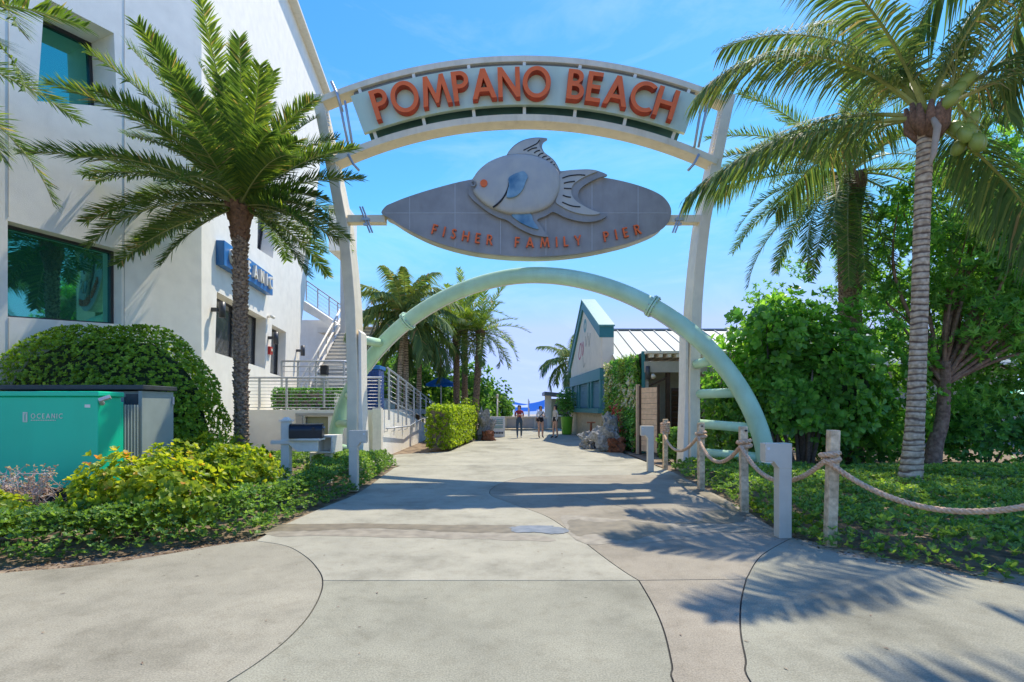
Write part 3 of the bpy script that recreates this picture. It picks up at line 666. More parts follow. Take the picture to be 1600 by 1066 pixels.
railing('second railing higher up behind the terrace hedge', [(-8.05, 17.9, 3.12), (-5.2, 17.9, 3.12)], 1.1, [0, .2, .42, .9], 5, (-7, 18, 1.43), drop=.55)
ra = railing('sloping railing of flat posts bolted to the ramp wall by the path', [(-3.9, 16.0, 2.74), (-3.98, 20, 2.38), (-4.08, 25, 1.92), (-4.2, 31, 1.4)], 1.0, [0.005, .1, .2, .31, .42, .53, .64, .75, .86, .97], 5, (-4, 16, 0), drop=.62, side=.04)
railing('rear sloping railing on the upper ramp', [(-5.65, 17.2, 3.05), (-5.65, 24, 2.85), (-5.65, 36, 2.2)], 1.0, [0, .09, .18, .27, .36, .45, .54, .63, .72, .81, .9, 1], 4, (-5.6, 17, 0))
e = empty('wall_handrail', (-3.9, 17, .8), 'thin handrail on brackets along the white ramp wall', 'handrail')
m = MB(); hp = [(-3.86, 15.7, .86), (-3.86, 19.3, .8), (-3.9, 21, .93), (-3.95, 25, 1.15), (-3.95, 25.1, .6)]; m.tube(hp, .024, 8); m.build('rail', M['rail'], e, True)
for y in (15.9, 16.9, 17.9, 18.9, 20, 21.5, 23):
    z = np.interp(y, [15.7, 19.3, 21, 25], [.86, .8, .93, 1.15]); m = MB(); m.tube([(-3.87, y, z-.02), (-3.87, y, z-.09), (-3.98, y, z-.12)], .013, 6); m.build('bracket', M['rail'], e)
# blue mosaic column
e = empty('blue_tiled_column', (-4.55, 16.8, 1.42), 'dark blue mosaic tiled column behind the gateway post', 'column')
m = MB(); m.b2(-5.0, -4.3, 16.5, 17.2, 1.4, 2.72); m.build('column_body', M['blue_tile'], e, bev=.01)
for i in range(6):
    for j in range(9):
        m = MB(); m.b2(-4.99+i*.116, -4.99+i*.116+.104, 16.488, 16.51, 1.43+j*.142, 1.43+j*.142+.128); m.build('tile', M['blue_tile'], e)
m = MB(); m.b2(-5.05, -4.25, 16.45, 17.25, 2.73, 2.86); m.build('cap', M['blue_sign'], e, bev=.02)
# outside stairs
st = empty('outside_stairs', (-7.6, 20.5, 1.42), 'straight flight of concrete stairs rising behind the terrace', 'stairs')
NS = 22; r0, r1, h0, h1 = 20.3, 25.2, 1.42, 5.45
for i in range(NS):
    y = r0+(r1-r0)*i/NS; z = h0+(h1-h0)*(i+1)/NS
    m = MB(); m.b2(-8.35, -6.5, y, y+.25, z-.07, z); m.build('tread', M['white_paint'], st)
    m = MB(); m.b2(-8.35, -6.5, y+.03, y+.06, z-.185, z-.07); m.build('riser', M['conc_step'], st)
m = MB()
for x in (-8.42, -6.43): m.bar((x, r0-.1, h0-.05), (x, r1+.1, h1-.05), .1, .32)
m.build('stringer', M['white_paint'], st)
m = MB(); m.b2(-9.6, -6.4, r1+.05, r1+1.6, h1-.25, h1); m.build('landing', M['white_paint'], st)
for x, nm in ((-8.42, 0), (-6.43, 1)):
    m = MB()
    for dz in (1.0, .55): m.tube([(x, r0-.1, h0+dz), (x, r1+.1, h1+dz)], .045, 8)
    m.build('handrail', M['white_paint'], st, True)
    for i in range(6):
        t = i/5; y = r0+(r1-r0)*t; z = h0+(h1-h0)*t; m = MB(); m.bar((x, y, z), (x, y, z+1.0), .05, .05); m.build('baluster', M['rail'], st)
railing('railing sloping up to the left on the upper stair flight', [(-7.5, 26.4, h1+1.05), (-8.4, 26.4, h1+1.05), (-10.6, 26.4, h1+2.6)], 1.0, [0, .16, .3, .45, .6, .8, 1], 4, (-8.5, 26.4, h1))
m = MB(); m.plate([[(-8.4, h1-.3), (-8.4, h1), (-10.8, h1+1.6), (-10.8, h1+1.1)]], .9, lambda u, v, d: (u, 26.2+d, v)); m.build('upper_flight', M['white_paint'], st)
m = MB(); m.b2(-12, -8.9, 27.5, 27.9, 0, 6.2); m.build('back_wall', M['white'], st)
m = MB(); m.b2(-10.3, -9.4, 27.44, 27.498, 1.5, 4.2); m.build('dark_doorway', M['glass_dark'], st)
e = empty('light_column', (-6.45, 17.6, 1.42), 'black and white light column standing behind the clipped hedge', 'lamp')
m = MB(); m.b2(-6.56, -6.34, 17.5, 17.72, 1.42, 2.05); m.b2(-6.56, -6.34, 17.5, 17.72, 2.62, 2.95); m.build('black_casing', M['black'], e, bev=.01)
m = MB(); m.b2(-6.55, -6.35, 17.51, 17.71, 2.05, 2.62); m.build('white_screen', M['grey_wall'], e)

# ------------------------------------------------------------------ long low building on the right
rb = empty('gabled_building', (6, 24, 0), 'low white and teal building with gable end facing the path', 'building')
X0, X1, YN, YF, YR = 3.95, 22.0, 22.3, 30.3, 26.3
def gx(y): return 3.9-(y-22.3)*.05
gab = lambda u, v, d: (gx(u)+d, u, v)
m = MB(); m.plate([[(YN, 3.2), (YF, 3.2), (YF, 3.75), (YR, 6.55), (YN, 4.7)]], .45, gab); m.build('gable_wall', M['cream'], rb)
m = MB(); m.plate([[(YN-.06, 4.55), (YN-.06, 5.02), (YR, 6.98), (YF+.3, 4.05), (YF+.3, 3.6), (YR, 6.55)]], .62, lambda u, v, d: gab(u, v, d-.1)); m.build('gable_fascia', M['teal_trim'], rb)
m = MB(); m.plate([[(YN-.1, 5.02), (YN-.1, 5.1), (YR, 7.06), (YF+.35, 4.13), (YF+.35, 4.06), (YR, 6.985)]], .7, lambda u, v, d: gab(u, v, d-.14)); m.build('gable_coping', M['teal_roof'], rb)
m = MB(); m.plate([[(YN, 2.72), (YF, 2.72), (YF, 3.23), (YN, 3.23)]], .6, lambda u, v, d: gab(u, v, d-.08)); m.build('lintel_band', M['teal_trim'], rb)
m = MB(); m.plate([[(YN-.05, 1.25), (YF, 1.25), (YF, 1.46), (YN-.05, 1.46)]], .7, lambda u, v, d: gab(u, v, d-.16)); m.build('sill_ledge', M['teal_trim'], rb)
m = MB(); m.plate([[(YN, -.1), (YF, -.1), (YF, 1.25), (YN, 1.25)]], .5, gab); m.build('stone_base', M['stone'], rb)
m = MB(); m.plate([[(YN+.02, 1.46), (YF-.02, 1.46), (YF-.02, 2.72), (YN+.02, 2.72)]], .4, lambda u, v, d: gab(u, v, d+.08)); m.build('siding_wall', M['blue_siding'], rb)
for k in range(10):
    m = MB(); z = 1.5+k*.122; m.plate([[(YN+.03, z), (YF-.03, z), (YF-.03, z+.112), (YN+.03, z+.112)]], .03, lambda u, v, d: gab(u, v, d+.052)); m.build('siding_board', M['blue_siding'], rb)
for y in (YN+.05, 24.3, 24.95, 27.6, 28.2, 29.8):
    m = MB(); m.plate([[(y, 1.46), (y+.28, 1.46), (y+.28, 2.72), (y, 2.72)]], .3, lambda u, v, d: gab(u, v, d-.04)); m.build('pilaster', M['teal_trim'], rb)
m = MB(); m.b2(gx(YN)+.02, gx(YN)+.52, YN-.055, YN+.4, 3.24, 4.6); m.build('corner_pier', M['cream'], rb)
# painted mural strokes and round emblem on the gable (flat paint)
e = MB(); e.plate([arc(26.0, 5.65, .34, .34, 0, 350, 20), arc(26.0, 5.65, .17, .17, 0, 350, 16)], .012, lambda u, v, d: gab(u, v, d-.014)); e.build('round_emblem', M['teal_roof'], rb)
for i, (pts, wdh, mk) in enumerate([([(27.6, 4.6), (27.3, 4.9), (27.0, 4.7), (27.1, 4.3), (27.5, 4.1), (27.8, 4.3), (27.6, 4.6)], .09, 'lf_red'), ([(26.9, 4.9), (26.6, 4.6), (26.7, 4.2), (26.4, 4.5), (26.5, 4.9)], .09, 'lf_red'), ([(25.9, 5.1), (25.8, 4.6), (25.5, 4.9), (25.3, 5.2)], .08, 'grey_wall'), ([(25.1, 5.0), (25.0, 4.5), (24.8, 4.8), (24.7, 5.1)], .08, 'grey_wall'), ([(26.6, 4.1), (26.4, 3.6), (26.0, 3.75)], .07, 'grey_wall')]):
    m = MB(); m.plate([thick(pts, wdh)], .01, lambda u, v, d: gab(u, v, d-.012)); m.build('mural_stroke', M['red'] if mk == 'lf_red' else M[mk], rb)
# roof: two slopes, standing seams on the near one
rid, eav = 5.48, 3.4; ye = 21.2
m = MB(); m.plate([[(ye, eav), (YR, rid), (31.4, eav), (31.4, eav-.1), (YR, rid-.1), (ye, eav-.1)]], X1-4.35, lambda u, v, d: (4.35+d, u, v)); ro = m.build('roof', M['roof'], rb)
k = 0
for x in np.arange(4.75, X1, .62):
    m = MB(); m.bar((x, ye, eav+.025), (x, YR, rid+.025), .035, .05); m.build('seam', M['roof_seam'], ro)
m = MB(); m.bar((4.35, YR, rid+.03), (X1, YR, rid+.03), .3, .06, up=(0, 0, 1)); m.build('ridge_cap', M['roof_seam'], ro)
m = MB(); m.b2(4.3, X1, ye-.14, ye-.005, eav-.16, eav-.01); m.build('gutter', M['white_paint'], ro)
m = MB(); m.b2(4.6, X1, 22.3, 22.6, -.1, 3.5); m.build('long_wall', M['grey_wall'], rb)
m = MB(); m.tube(catmull([(4.42, 21.1, 3.3), (4.42, 21.1, 3.1), (4.34, 21.6, 2.75), (4.16, 22.15, 2.4), (4.14, 22.15, 1.8), (4.14, 22.15, 0)], 5), .055, 8); m.build('downspout', M['white_paint'], rb, True)

# flower wall
fw = empty('flower_wall', (4.2, 19, 0), 'tall green wall panel covered in leaves and pale flowers', 'green wall')
fa, fb = Vector((4.02, 20.9, 0)), Vector((4.32, 17.0, 0)); fd = (fb-fa); fu = fd.normalized(); fn_ = Vector((fu.y, -fu.x, 0)); fn_ = fn_ if fn_.x < 0 else -fn_
m = MB(); m.plate([[(0, 0), (fd.length, 0), (fd.length, 3.32), (0, 3.15)]], .12, lambda u, v, d: fa+fu*u+fn_*(-d)+Vector((0, 0, v))); m.build('backing_panel', M['brown'], fw)
m = MB(); m.bar(fb+Vector((.02, -.06, 0)), fb+Vector((.02, -.06, 3.36)), .1, .1, up=(0, 1, 0)); m.build('frame_post', M['teal_trim'], fw)
rg = np.random.default_rng(5); n = 2600; u = rg.uniform(0, fd.length, n); v = rg.uniform(0.05, 3.25, n)
fpos = np.array(fa)[None]+np.array(fu)[None]*u[:, None]+np.array(fn_)[None]*rg.uniform(.0, .22, n)[:, None]+np.array([[0, 0, 1.]])*v[:, None]
zone = np.sin(u*2.1+1)+np.sin(v*2.7+u)+rg.normal(0, .5, n)
isw = (zone > .55) & (v > 1.5) & (rg.random(n) < .7); isr = (zone < -.7) & (v < 1.9) & (rg.random(n) < .5); isf = (~isw) & (~isr) & (np.sin(u*3.3)+rg.normal(0, .5, n) > .5)
for nm, sel, mk, sz in (('leaf_cluster', ~isw & ~isr & ~isf, 'lf_dark', (.12, .06)), ('fern_cluster', isf, 'lf_fern', (.2, .035)), ('white_flower', isw, 'lf_white', (.11, .09)), ('red_flower', isr, 'lf_red', (.12, .07))):
    pp, dd, uu = rosettes(fpos[sel], np.tile(np.array(fn_)+np.array([0, 0, .25]), (sel.sum(), 1)), 6, (.5, 1.4), rg)
    s = rg.uniform(.7, 1.3, len(pp)); tag(leaves(nm, pp, dd, uu, sz[0]*s, sz[1]*s, rg.normal(.5, .25, len(pp)), M[mk], fw, 'oval'), kind='stuff')
# enclosure with tan plank door, dark louvres, header beam
en = empty('wooden_enclosure', (5.2, 16.5, 0), 'grey shed front with dark louvres, brown posts and white slatted header', 'shed')
m = MB(); m.b2(4.5, 8.2, 18.4, 18.6, -.05, 2.9); m.build('back_wall', M['grey_wall'], en)
for k in range(9):
    m = MB(); m.b2(4.5, 8.2, 18.36, 18.4, .1+k*.3, .1+k*.3+.28); m.build('plank', M['grey_wall'], en)
m = MB(); m.b2(4.36, 8.2, 16.85, 17.05, 2.66, 3.02); m.build('header_beam', M['grey_wall'], en)
m = MB(); m.b2(4.36, 8.4, 16.6, 18.7, 3.26, 3.34); m.build('pergola_edge', M['white_paint'], en)
for k in range(14):
    m = MB(); x = 4.5+k*.28; m.b2(x, x+.12, 16.65, 18.65, 3.14, 3.25); m.build('pergola_slat', M['white_paint'], en)
for x in (4.4, 5.12): 
    m = MB(); m.b2(x, x+.12, 16.95, 17.1, 0, 2.66); m.build('post', M['brown'] if x > 5 else M['grey_wall'], en)
m = MB(); m.bar((4.52, 17.0, 2.2), (5.15, 17.0, 2.5), .06, .06); m.build('brace', M['brown'], en)
m = MB(); m.b2(5.3, 6.3, 16.98, 17.04, .6, 2.15); lf = m.build('louvre_frame', M['brown'], en)
for k in range(8):
    m = MB(); m.bar((5.3, 16.93, .75+k*.18), (6.3, 16.93, .75+k*.18), .02, .15, up=(0, -.6, .8)); m.build('louvre', M['brown'], en)
m = MB(); m.b2(5.3, 6.3, 16.9, 17.1, .0, .55); m.build('low_shelf', M['grey_wall'], en)
m = MB(); m.cyl((4.62, 16.84, 2.58), (4.62, 16.72, 2.5), .05, 10, .08); m.build('spotlight', M['white_paint'], en, True)
m = MB(); m.cyl((4.46, 16.8, 2.42), (4.46, 16.8, 2.86), .07, 10); m.build('speaker', M['sconce'], en, True)
gd = empty('plank_door', (4.35, 16.2, 0), 'tan plank door standing open beside the flower wall', 'door')
dA, dB = Vector((4.15, 16.4, 0)), Vector((4.50, 15.6, 0)); du = (dB-dA).normalized(); dn = Vector((du.y, -du.x, 0))
for k in range(12):
    z = .12+k*.168; m = MB(); m.plate([[(0, z), ((dB-dA).length, z), ((dB-dA).length, z+.158), (0, z+.158)]], .04, lambda u, v, d: dA+du*u+dn*d+Vector((0, 0, v))); m.build('plank', M['tan'], gd)
m = MB()
for s_ in (0, (dB-dA).length): m.bar(dA+du*s_+dn*.05, dA+du*s_+dn*.05+Vector((0, 0, 2.2)), .07, .06, up=(0, 1, 0))
m.build('door_frame', M['brown'], gd)
m = MB(); m.bar(dA+du*.72-dn*.03+Vector((0, 0, 1.05)), dA+du*.55-dn*.05+Vector((0, 0, 1.05)), .03, .03); m.build('handle', M['black'], gd)
m = MB(); m.b2(4.02, 4.12, 16.5, 16.62, 0, 2.25); m.build('gate_post', M['tan'], gd)
# ================================================================== THE GATEWAY
GD = 12.2; GX = (818-CX)*GD/F
ga = empty('entrance_arch', (GX, GD, 0), 'tall grey gateway arch with curved name sign, surfboard sign and mint pipe arch', 'arch')
zk = [0, 2.06, 3.9, 4.81, 5.88, 6.94, 8.35, 9.0]; hk = [4.22, 4.21, 4.26, 4.33, 4.45, 4.65, 4.93, 5.07]; dk = [.62, .62, .62, .6, .58, .54, .42, .38]
zs = np.linspace(-.1, 8.98, 28)
for sg in (-1, 1):
    m = MB(); vs = []; fs = []
    for z in zs:
        h = np.interp(z, zk, hk); dp = np.interp(z, zk, dk); wdt = .245
        xo, xi = GX+sg*h, GX+sg*(h-wdt)
        vs += [(xo, GD-.0, z), (xi, GD-.0, z), (xi, GD+dp, z), (xo, GD+dp, z)]
    n = len(zs)
    for i in range(n-1):
        for k in range(4): fs.append((i*4+k, i*4+(k+1) % 4, i*4+4+(k+1) % 4, i*4+4+k))
    fs += [(3, 2, 1, 0), tuple(n*4-4+k for k in range(4))]
    m.add(vs, fs); po = m.build('post', M['arch'], ga, bev=.015)
    # shorter inner pilaster on the lower part
    m = MB(); m.plate([[(4.25-.28, -.1), (4.25-.42, -.1), (4.25-.36, 1.8), (4.25-.345, 3.3), (4.25-.28, 3.38)]], .5, lambda u, v, d: (GX+sg*u, GD+.1+d, v)); m.build('pilaster', M['white_paint'], po, bev=.01)
def beam(name, zc, zend, xend, front, depth, y0, mt):
    sag = zc-zend; R = (xend*xend+sag*sag)/(2*sag); m = MB(); vs = []; fs = []; N = 40; th = math.asin(xend/R)
    for i in range(N+1):
        a = -th+2*th*i/N; cx, cz = GX+R*math.sin(a), zc-R+R*math.cos(a); nx, nz_ = math.sin(a), math.cos(a)
        for (o, y) in ((front/2, y0), (-front/2, y0), (-front/2, y0+depth), (front/2, y0+depth)): vs.append((cx+nx*o, y, cz+nz_*o))
    for i in range(N):
        for k in range(4): fs.append((i*4+k, i*4+(k+1) % 4, i*4+4+(k+1) % 4, i*4+4+k))
    fs += [(3, 2, 1, 0), tuple(N*4+k for k in range(4))]; m.add(vs, fs)
    return m.build(name, mt, ga, bev=.012), R
zpx = lambda y: CH+(HY-y)*GD/F
top_c, bot_c = zpx(92.5), zpx(184.5)
beam('upper_beam', top_c, zpx(157), 4.86, .145, .40, GD-.03, M['arch']); _, RB = beam('lower_beam', bot_c, zpx(253), 4.62, .165, .40, GD-.03, M['arch'])
# curved light panel, concentric with the lower beam
zc0 = bot_c-RB
def ring(r0, r1, ax, n=40):
    o = [(r1*math.sin(-ax+2*ax*i/n), zc0+r1*math.cos(-ax+2*ax*i/n)) for i in range(n+1)]
    return o+[(r0*math.sin(ax-2*ax*i/n), zc0+r0*math.cos(ax-2*ax*i/n)) for i in range(n+1)]
r_lo, r_hi = zpx(168)-zc0, zpx(107.5)-zc0
sgn = MB(); sgn.plate([ring(r_lo, r_hi, .352)], .10, lambda u, v, d: (GX+.02+u, GD-.12+d, v)); sp = sgn.build('sign_panel', M['panel'], ga, bev=.012)
m = MB(); m.plate([ring(RB+.085, r_hi+.2, .345)], .03, lambda u, v, d: (GX+.02+u, GD+.22+d, v)); m.build('back_panel', M['panel_back'], ga)
m = MB(); m.plate([ring(r_hi+.02, r_hi+.17, .345)], .02, lambda u, v, d: (GX+.02+u, GD+.05+d, v)); m.build('mesh_screen', M['arch_dark'], ga)
for k in range(-3, 4):
    a = k*.1105; s_, c_ = math.sin(a), math.cos(a)
    for (ra_, rb_) in ((RB+.08, r_lo+.05), (r_hi-.03, r_hi+.25)):
        m = MB(); m.bar((GX+.02+ra_*s_, GD+.02, zc0+ra_*c_), (GX+.02+rb_*s_, GD+.02, zc0+rb_*c_), .075, .06, up=(0, 1, 0)); m.build('spacer', M['white_paint'], ga)
# letters on the arc
def arc_text(txt, R0, hgt, a_span, y_front, dep, parent, mats, zc_, xc, sgnR=1, space=.34, twist=1.0, boldx=1.0):
    wds = [GLY[c][1]*hgt*boldx if c != ' ' else hgt*space for c in txt]; tot = sum(wds); gap = (2*a_span*R0-tot)/(len(txt)-1)
    cur = -a_span*R0
    for c, wd in zip(txt, wds):
        if c != ' ':
            a = (cur+wd/2)/R0; ca, sa = math.cos(a*twist), math.sin(a*twist)
            bx, bz = xc+R0*math.sin(a), zc_+sgnR*R0*math.cos(a)
            def fn(u, v, d, wd=wd, bx=bx, bz=bz, ca=ca, sa=sa):
                x = u*hgt*boldx-wd/2; z = v*hgt
                return (bx+x*ca+z*sa*sgnR, y_front+d, bz-x*sa*sgnR+z*ca)
            mm = MB(); mm.plate(GLY[c][0], dep, fn)
            ob = mm.build('letter', mats, parent, bev=.006)
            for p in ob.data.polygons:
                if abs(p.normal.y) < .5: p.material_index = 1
        cur += wd+gap
lr = zpx(165)-zc0
arc_text('POMPANO BEACH', lr+.03, .70, .316, GD-.30, .178, sp, [M['orange'], M['orange_side']], zc0, GX+.02, space=.42)
# surfboard sign
def B2(px, py): q = P(px, py, GD); return (q.x, q.z)
bo = [(596, 331), (603, 322), (611, 318), (636, 308), (677, 295), (731, 281.5), (790, 274), (840, 271), (900, 273), (950, 278.5), (995, 289), (1028, 302), (1043, 315), (1049, 330), (1045, 346), (1034, 358), (1012, 369), (974, 382), (913, 395), (850, 401), (789, 399.5), (731, 392), (677, 377), (636, 358), (609, 341), (599, 336)]
bo = [tuple(p[:2]) for p in catmull([(*B2(*p), 0) for p in bo], 5, True)]
m = MB(); m.plate([bo], .07, lambda u, v, d: (u, GD+.0+d, v)); sb = m.build('surfboard_sign', M['board'], ga, bev=.02)
cxs, czs = B2(822, 336)
m = MB(); m.plate([[(cxs+(u-cxs)*.985, czs+(v-czs)*.97-.03) for u, v in bo]], .33, lambda u, v, d: (u, GD+.072+d, v)); m.build('board_casing', M['board_rim'], sb, bev=.03)
def board_z(x):
    zz = [];  n = len(bo)
    for i in range(n):
        (a, b), (c, d) = bo[i], bo[(i+1) % n]
        if (a-x)*(c-x) < 0: zz.append(b+(d-b)*(x-a)/(c-a))
    return min(zz), max(zz)
for px in (640, 711, 782, 853, 925, 997):
    x = B2(px, 330)[0]; lo, hi = board_z(x); m = MB(); m.b2(x-.008, x+.008, GD-.004, GD+.01, lo+.03, hi-.03); m.build('panel_seam', M['seam'], sb)
m = MB(); zz = B2(800, 333)[1]; m.b2(B2(602, 0)[0], B2(1044, 0)[0], GD-.005, GD+.01, zz-.008, zz+.008); m.build('panel_seam', M['seam'], sb)
# fish, as stacked cut-out plates
def fz(pts, close=True, n=4):
    q = [B2(710+x/5.612, 200+y/5.612) for x, y in pts]
    return [tuple(p[:2]) for p in catmull([(*p, 0) for p in q], n, close)]
fback = [(125, 560), (125, 520), (150, 480), (185, 430), (230, 375), (290, 325), (370, 285), (450, 262), (475, 225), (520, 175), (580, 135), (650, 112), (730, 103), (812, 112), (780, 140), (768, 170), (770, 200), (790, 235), (830, 265), (870, 300), (900, 345), (920, 385), (935, 395), (1000, 388), (1080, 382), (1170, 380), (1250, 392), (1335, 430), (1270, 450), (1200, 480), (1140, 515), (1100, 550), (1082, 590), (1085, 635), (1110, 670), (1150, 700), (1210, 735), (1270, 760), (1330, 778), (1310, 800), (1270, 820), (1200, 835), (1120, 835), (1040, 820), (960, 795), (900, 765), (855, 752), (800, 785), (725, 818), (750, 860), (790, 920), (820, 965), (750, 960), (680, 945), (600, 910), (530, 870), (460, 822), (380, 795), (290, 745), (220, 690), (160, 640), (128, 595)]
fbody = [(168, 488), (185, 440), (230, 385), (300, 330), (380, 293), (460, 268), (560, 257), (680, 268), (780, 300), (860, 350), (905, 410), (920, 480), (915, 560), (890, 630), (850, 690), (780, 735), (690, 765), (590, 776), (480, 773), (400, 752), (340, 728), (270, 690), (205, 632), (170, 578), (190, 545), (186, 515)]
ftail = [(915, 440), (960, 408), (1060, 394), (1160, 393), (1245, 402), (1180, 430), (1100, 470), (1040, 515), (1020, 560), (1025, 610), (1060, 660), (1130, 705), (1200, 740), (1270, 765), (1220, 780), (1120, 775), (1020, 750), (930, 705), (885, 668), (905, 600), (920, 520)]
fdors = [(470, 255), (500, 212), (545, 172), (620, 134), (715, 116), (752, 124), (742, 150), (750, 198), (790, 248), (845, 292), (885, 340), (902, 382), (870, 352), (790, 298), (690, 262), (570, 250)]
fpec = [(475, 490), (510, 460), (560, 440), (600, 430), (628, 450), (640, 480), (622, 520), (605, 570), (570, 620), (520, 650), (462, 652), (466, 600), (478, 550)]
flow = [(500, 782), (580, 776), (665, 772), (690, 830), (735, 905), (650, 882), (570, 842)]
Y0 = GD-.10
def fplate(nm, pts, y, t, mk, b=.012): m = MB(); m.plate([pts], t, lambda u, v, d: (u, y+d, v)); return m.build(nm, M[mk], sb, bev=b)
fplate('fish_backing', fz(fback), Y0, .06, 'fish_back'); 
m = MB(); m.b2(GX-.5, GX+.5, Y0+.061, GD-.001, czs+.0, czs+.45); m.build('fish_mount', M['steel'], sb)
fplate('fish_dorsal_fin', fz(fdors), Y0-.035, .034, 'fish'); fplate('fish_tail', fz(ftail), Y0-.04, .039, 'fish'); fplate('fish_belly_fin', fz(flow), Y0-.045, .044, 'fish_blue')
# domed body: rings shrinking towards the viewer
bp_ = fz(fbody); cu = sum(p[0] for p in bp_)/len(bp_); cv = sum(p[1] for p in bp_)/len(bp_)
m = MB(); prof = [(1, 0), (1, .06), (.985, .085), (.93, .105), (.8, .125), (.55, .14), (.25, .148)]; n = len(bp_); vs = []; fs = []
for s_, d in prof: vs += [(cu+(u-cu)*s_, Y0-d, cv+(v-cv)*s_) for u, v in bp_]
for i in range(len(prof)-1):
    for k in range(n): fs.append((i*n+k, i*n+(k+1) % n, (i+1)*n+(k+1) % n, (i+1)*n+k))
vs.append((cu, Y0-.15, cv)); c = len(vs)-1; b = (len(prof)-1)*n
for k in range(n): fs.append((b+k, b+(k+1) % n, c))
m.add(vs, fs); m.build('fish_body', M['fish'], sb, True)
fplate('fish_side_fin', fz(fpec), Y0-.20, .08, 'fish_blue', .02)
m = MB(); gl = fz([(482, 490), (474, 560), (440, 635), (395, 690), (342, 732)], False); m.plate([thick(gl, .035)], .03, lambda u, v, d: (u, Y0-.158+d, v)); m.build('fish_gill_line', M['slit'], sb)
ex, ez = B2(710+263/5.612, 200+525/5.612); m = MB(); m.plate([arc(ex, ez, .085, .085, 0, 352, 22)], .06, lambda u, v, d: (u, Y0-.165+d, v)); m.build('fish_eye', M['orange'], sb, bev=.01)
ex, ez = B2(710+170/5.612, 200+522/5.612); m = MB(); m.plate([arc(ex, ez, .06, .075, 0, 352, 18), arc(ex, ez, .035, .045, 0, 352, 18)], .05, lambda u, v, d: (u, Y0-.13+d, v)); m.build('fish_mouth_ring', M['fish_back'], sb)
for q in [[(605, 222), (680, 185), (725, 160), (745, 130)], [(640, 230), (680, 208), (722, 200)], [(698, 247), (715, 232), (748, 222)], [(732, 270), (752, 254), (778, 246)], [(765, 295), (778, 278), (806, 272)], [(800, 315), (812, 300), (838, 296)], [(830, 342), (838, 328), (858, 322)], [(852, 365), (860, 352), (876, 345)], [(875, 398), (882, 386), (894, 380)]]:
    m = MB(); m.plate([thick(fz(q, False, 3), .022)], .02, lambda u, v, d: (u, Y0-.048+d, v)); m.build('fin_slit', M['slit'], sb)
for q in [[(942, 465), (1000, 445), (1080, 436), (1140, 440)], [(955, 508), (1000, 498), (1050, 492)], [(955, 552), (990, 555), (1020, 556)], [(945, 612), (980, 625), (1015, 630)], [(940, 672), (1000, 698), (1050, 710), (1098, 713)]]:
    m = MB(); m.plate([thick(fz(q, False, 3), .026)], .02, lambda u, v, d: (u, Y0-.052+d, v)); m.build('fin_slit', M['slit'], sb)
# board lettering: baseline bows downward, so letters sit on an arc whose centre is above
tz = B2(834, 388)[1]; RT = 9.6
def smile_text(txt, hgt, x0, x1):
    wds = [GLY[c][1]*hgt if c != ' ' else hgt*1.0 for c in txt]; gap = ((x1-x0)-sum(wds))/(len(txt)-1); cur = x0; xm = (x0+x1)/2
    for c, wd in zip(txt, wds):
        if c != ' ':
            xc = cur+wd/2; a = (xc-xm)/RT; bz = tz+RT-math.sqrt(RT*RT-(xc-xm)**2); ca, sa = math.cos(a), math.sin(a)
            mm = MB(); mm.plate(GLY[c][0], .05, lambda u, v, d: (xc+(u*hgt-wd/2)*ca-v*hgt*sa, GD-.075+d, bz+(u*hgt-wd/2)*sa+v*hgt*ca))
            ob = mm.build('letter', [M['orange'], M['orange_side']], sb)
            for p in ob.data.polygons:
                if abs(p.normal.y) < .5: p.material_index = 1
        cur += wd+gap
smile_text('FISHER FAMILY PIER', .235, B2(674, 0)[0], B2(1002, 0)[0])
# board arms, clamps, rigging rods and cleats
for x0, x1, xc in ((541, 600, 571), (1046, 1098, 1062)):
    a, b = B2(x0, 340), B2(x1, 340); m = MB(); m.b2(a[0], b[0], GD+.06, GD+.30, a[1]-.09, a[1]+.09); m.build('board_arm', M['arch'], ga, bev=.012)
    q = B2(xc, 342); m = MB()
    for dx in (-.03, .03): m.cyl((q[0]-.11*(1 if x0 < 800 else -1)+dx, GD+.03, q[1]+.30), (q[0]+.13*(1 if x0 < 800 else -1)+dx, GD+.03, q[1]-.32), .022, 6)
    m.b2(q[0]-.10, q[0]+.10, GD+.0, GD+.06, q[1]-.03, q[1]+.03); m.b2(q[0]-.05, q[0]+.05, GD+.0, GD+.06, q[1]-.15, q[1]-.10); m.build('clamp', M['steel'], ga)
for sg in (-1, 1):
    f = lambda x, y: (GX+sg*abs(B2(x, y)[0]-GX), GD-.05, B2(x, y)[1])
    m = MB(); m.tube([f(519, 130), f(528, 150), f(536, 176)], .035, 8); m.build('cleat', M['steel'], ga, True); m = MB(); m.tube([f(545, 243), f(553, 258), f(562, 268)], .03, 8); m.build('cleat', M['steel'], ga, True)
    for dx in (0, 9):
        m = MB(); m.tube([f(531+dx, 160), f(546+dx*.7, 232)], .03, 8); m.build('rigging_rod', M['rail'], ga, True)
    for k in range(14):
        z = 7.25+k*.1; h = np.interp(z, zk, hk)-.245; m = MB(); m.b2(GX+sg*h-.02, GX+sg*h+.02, GD+.08, GD+.16, z, z+.05); m.build('strip_light', M['white_paint'], ga)
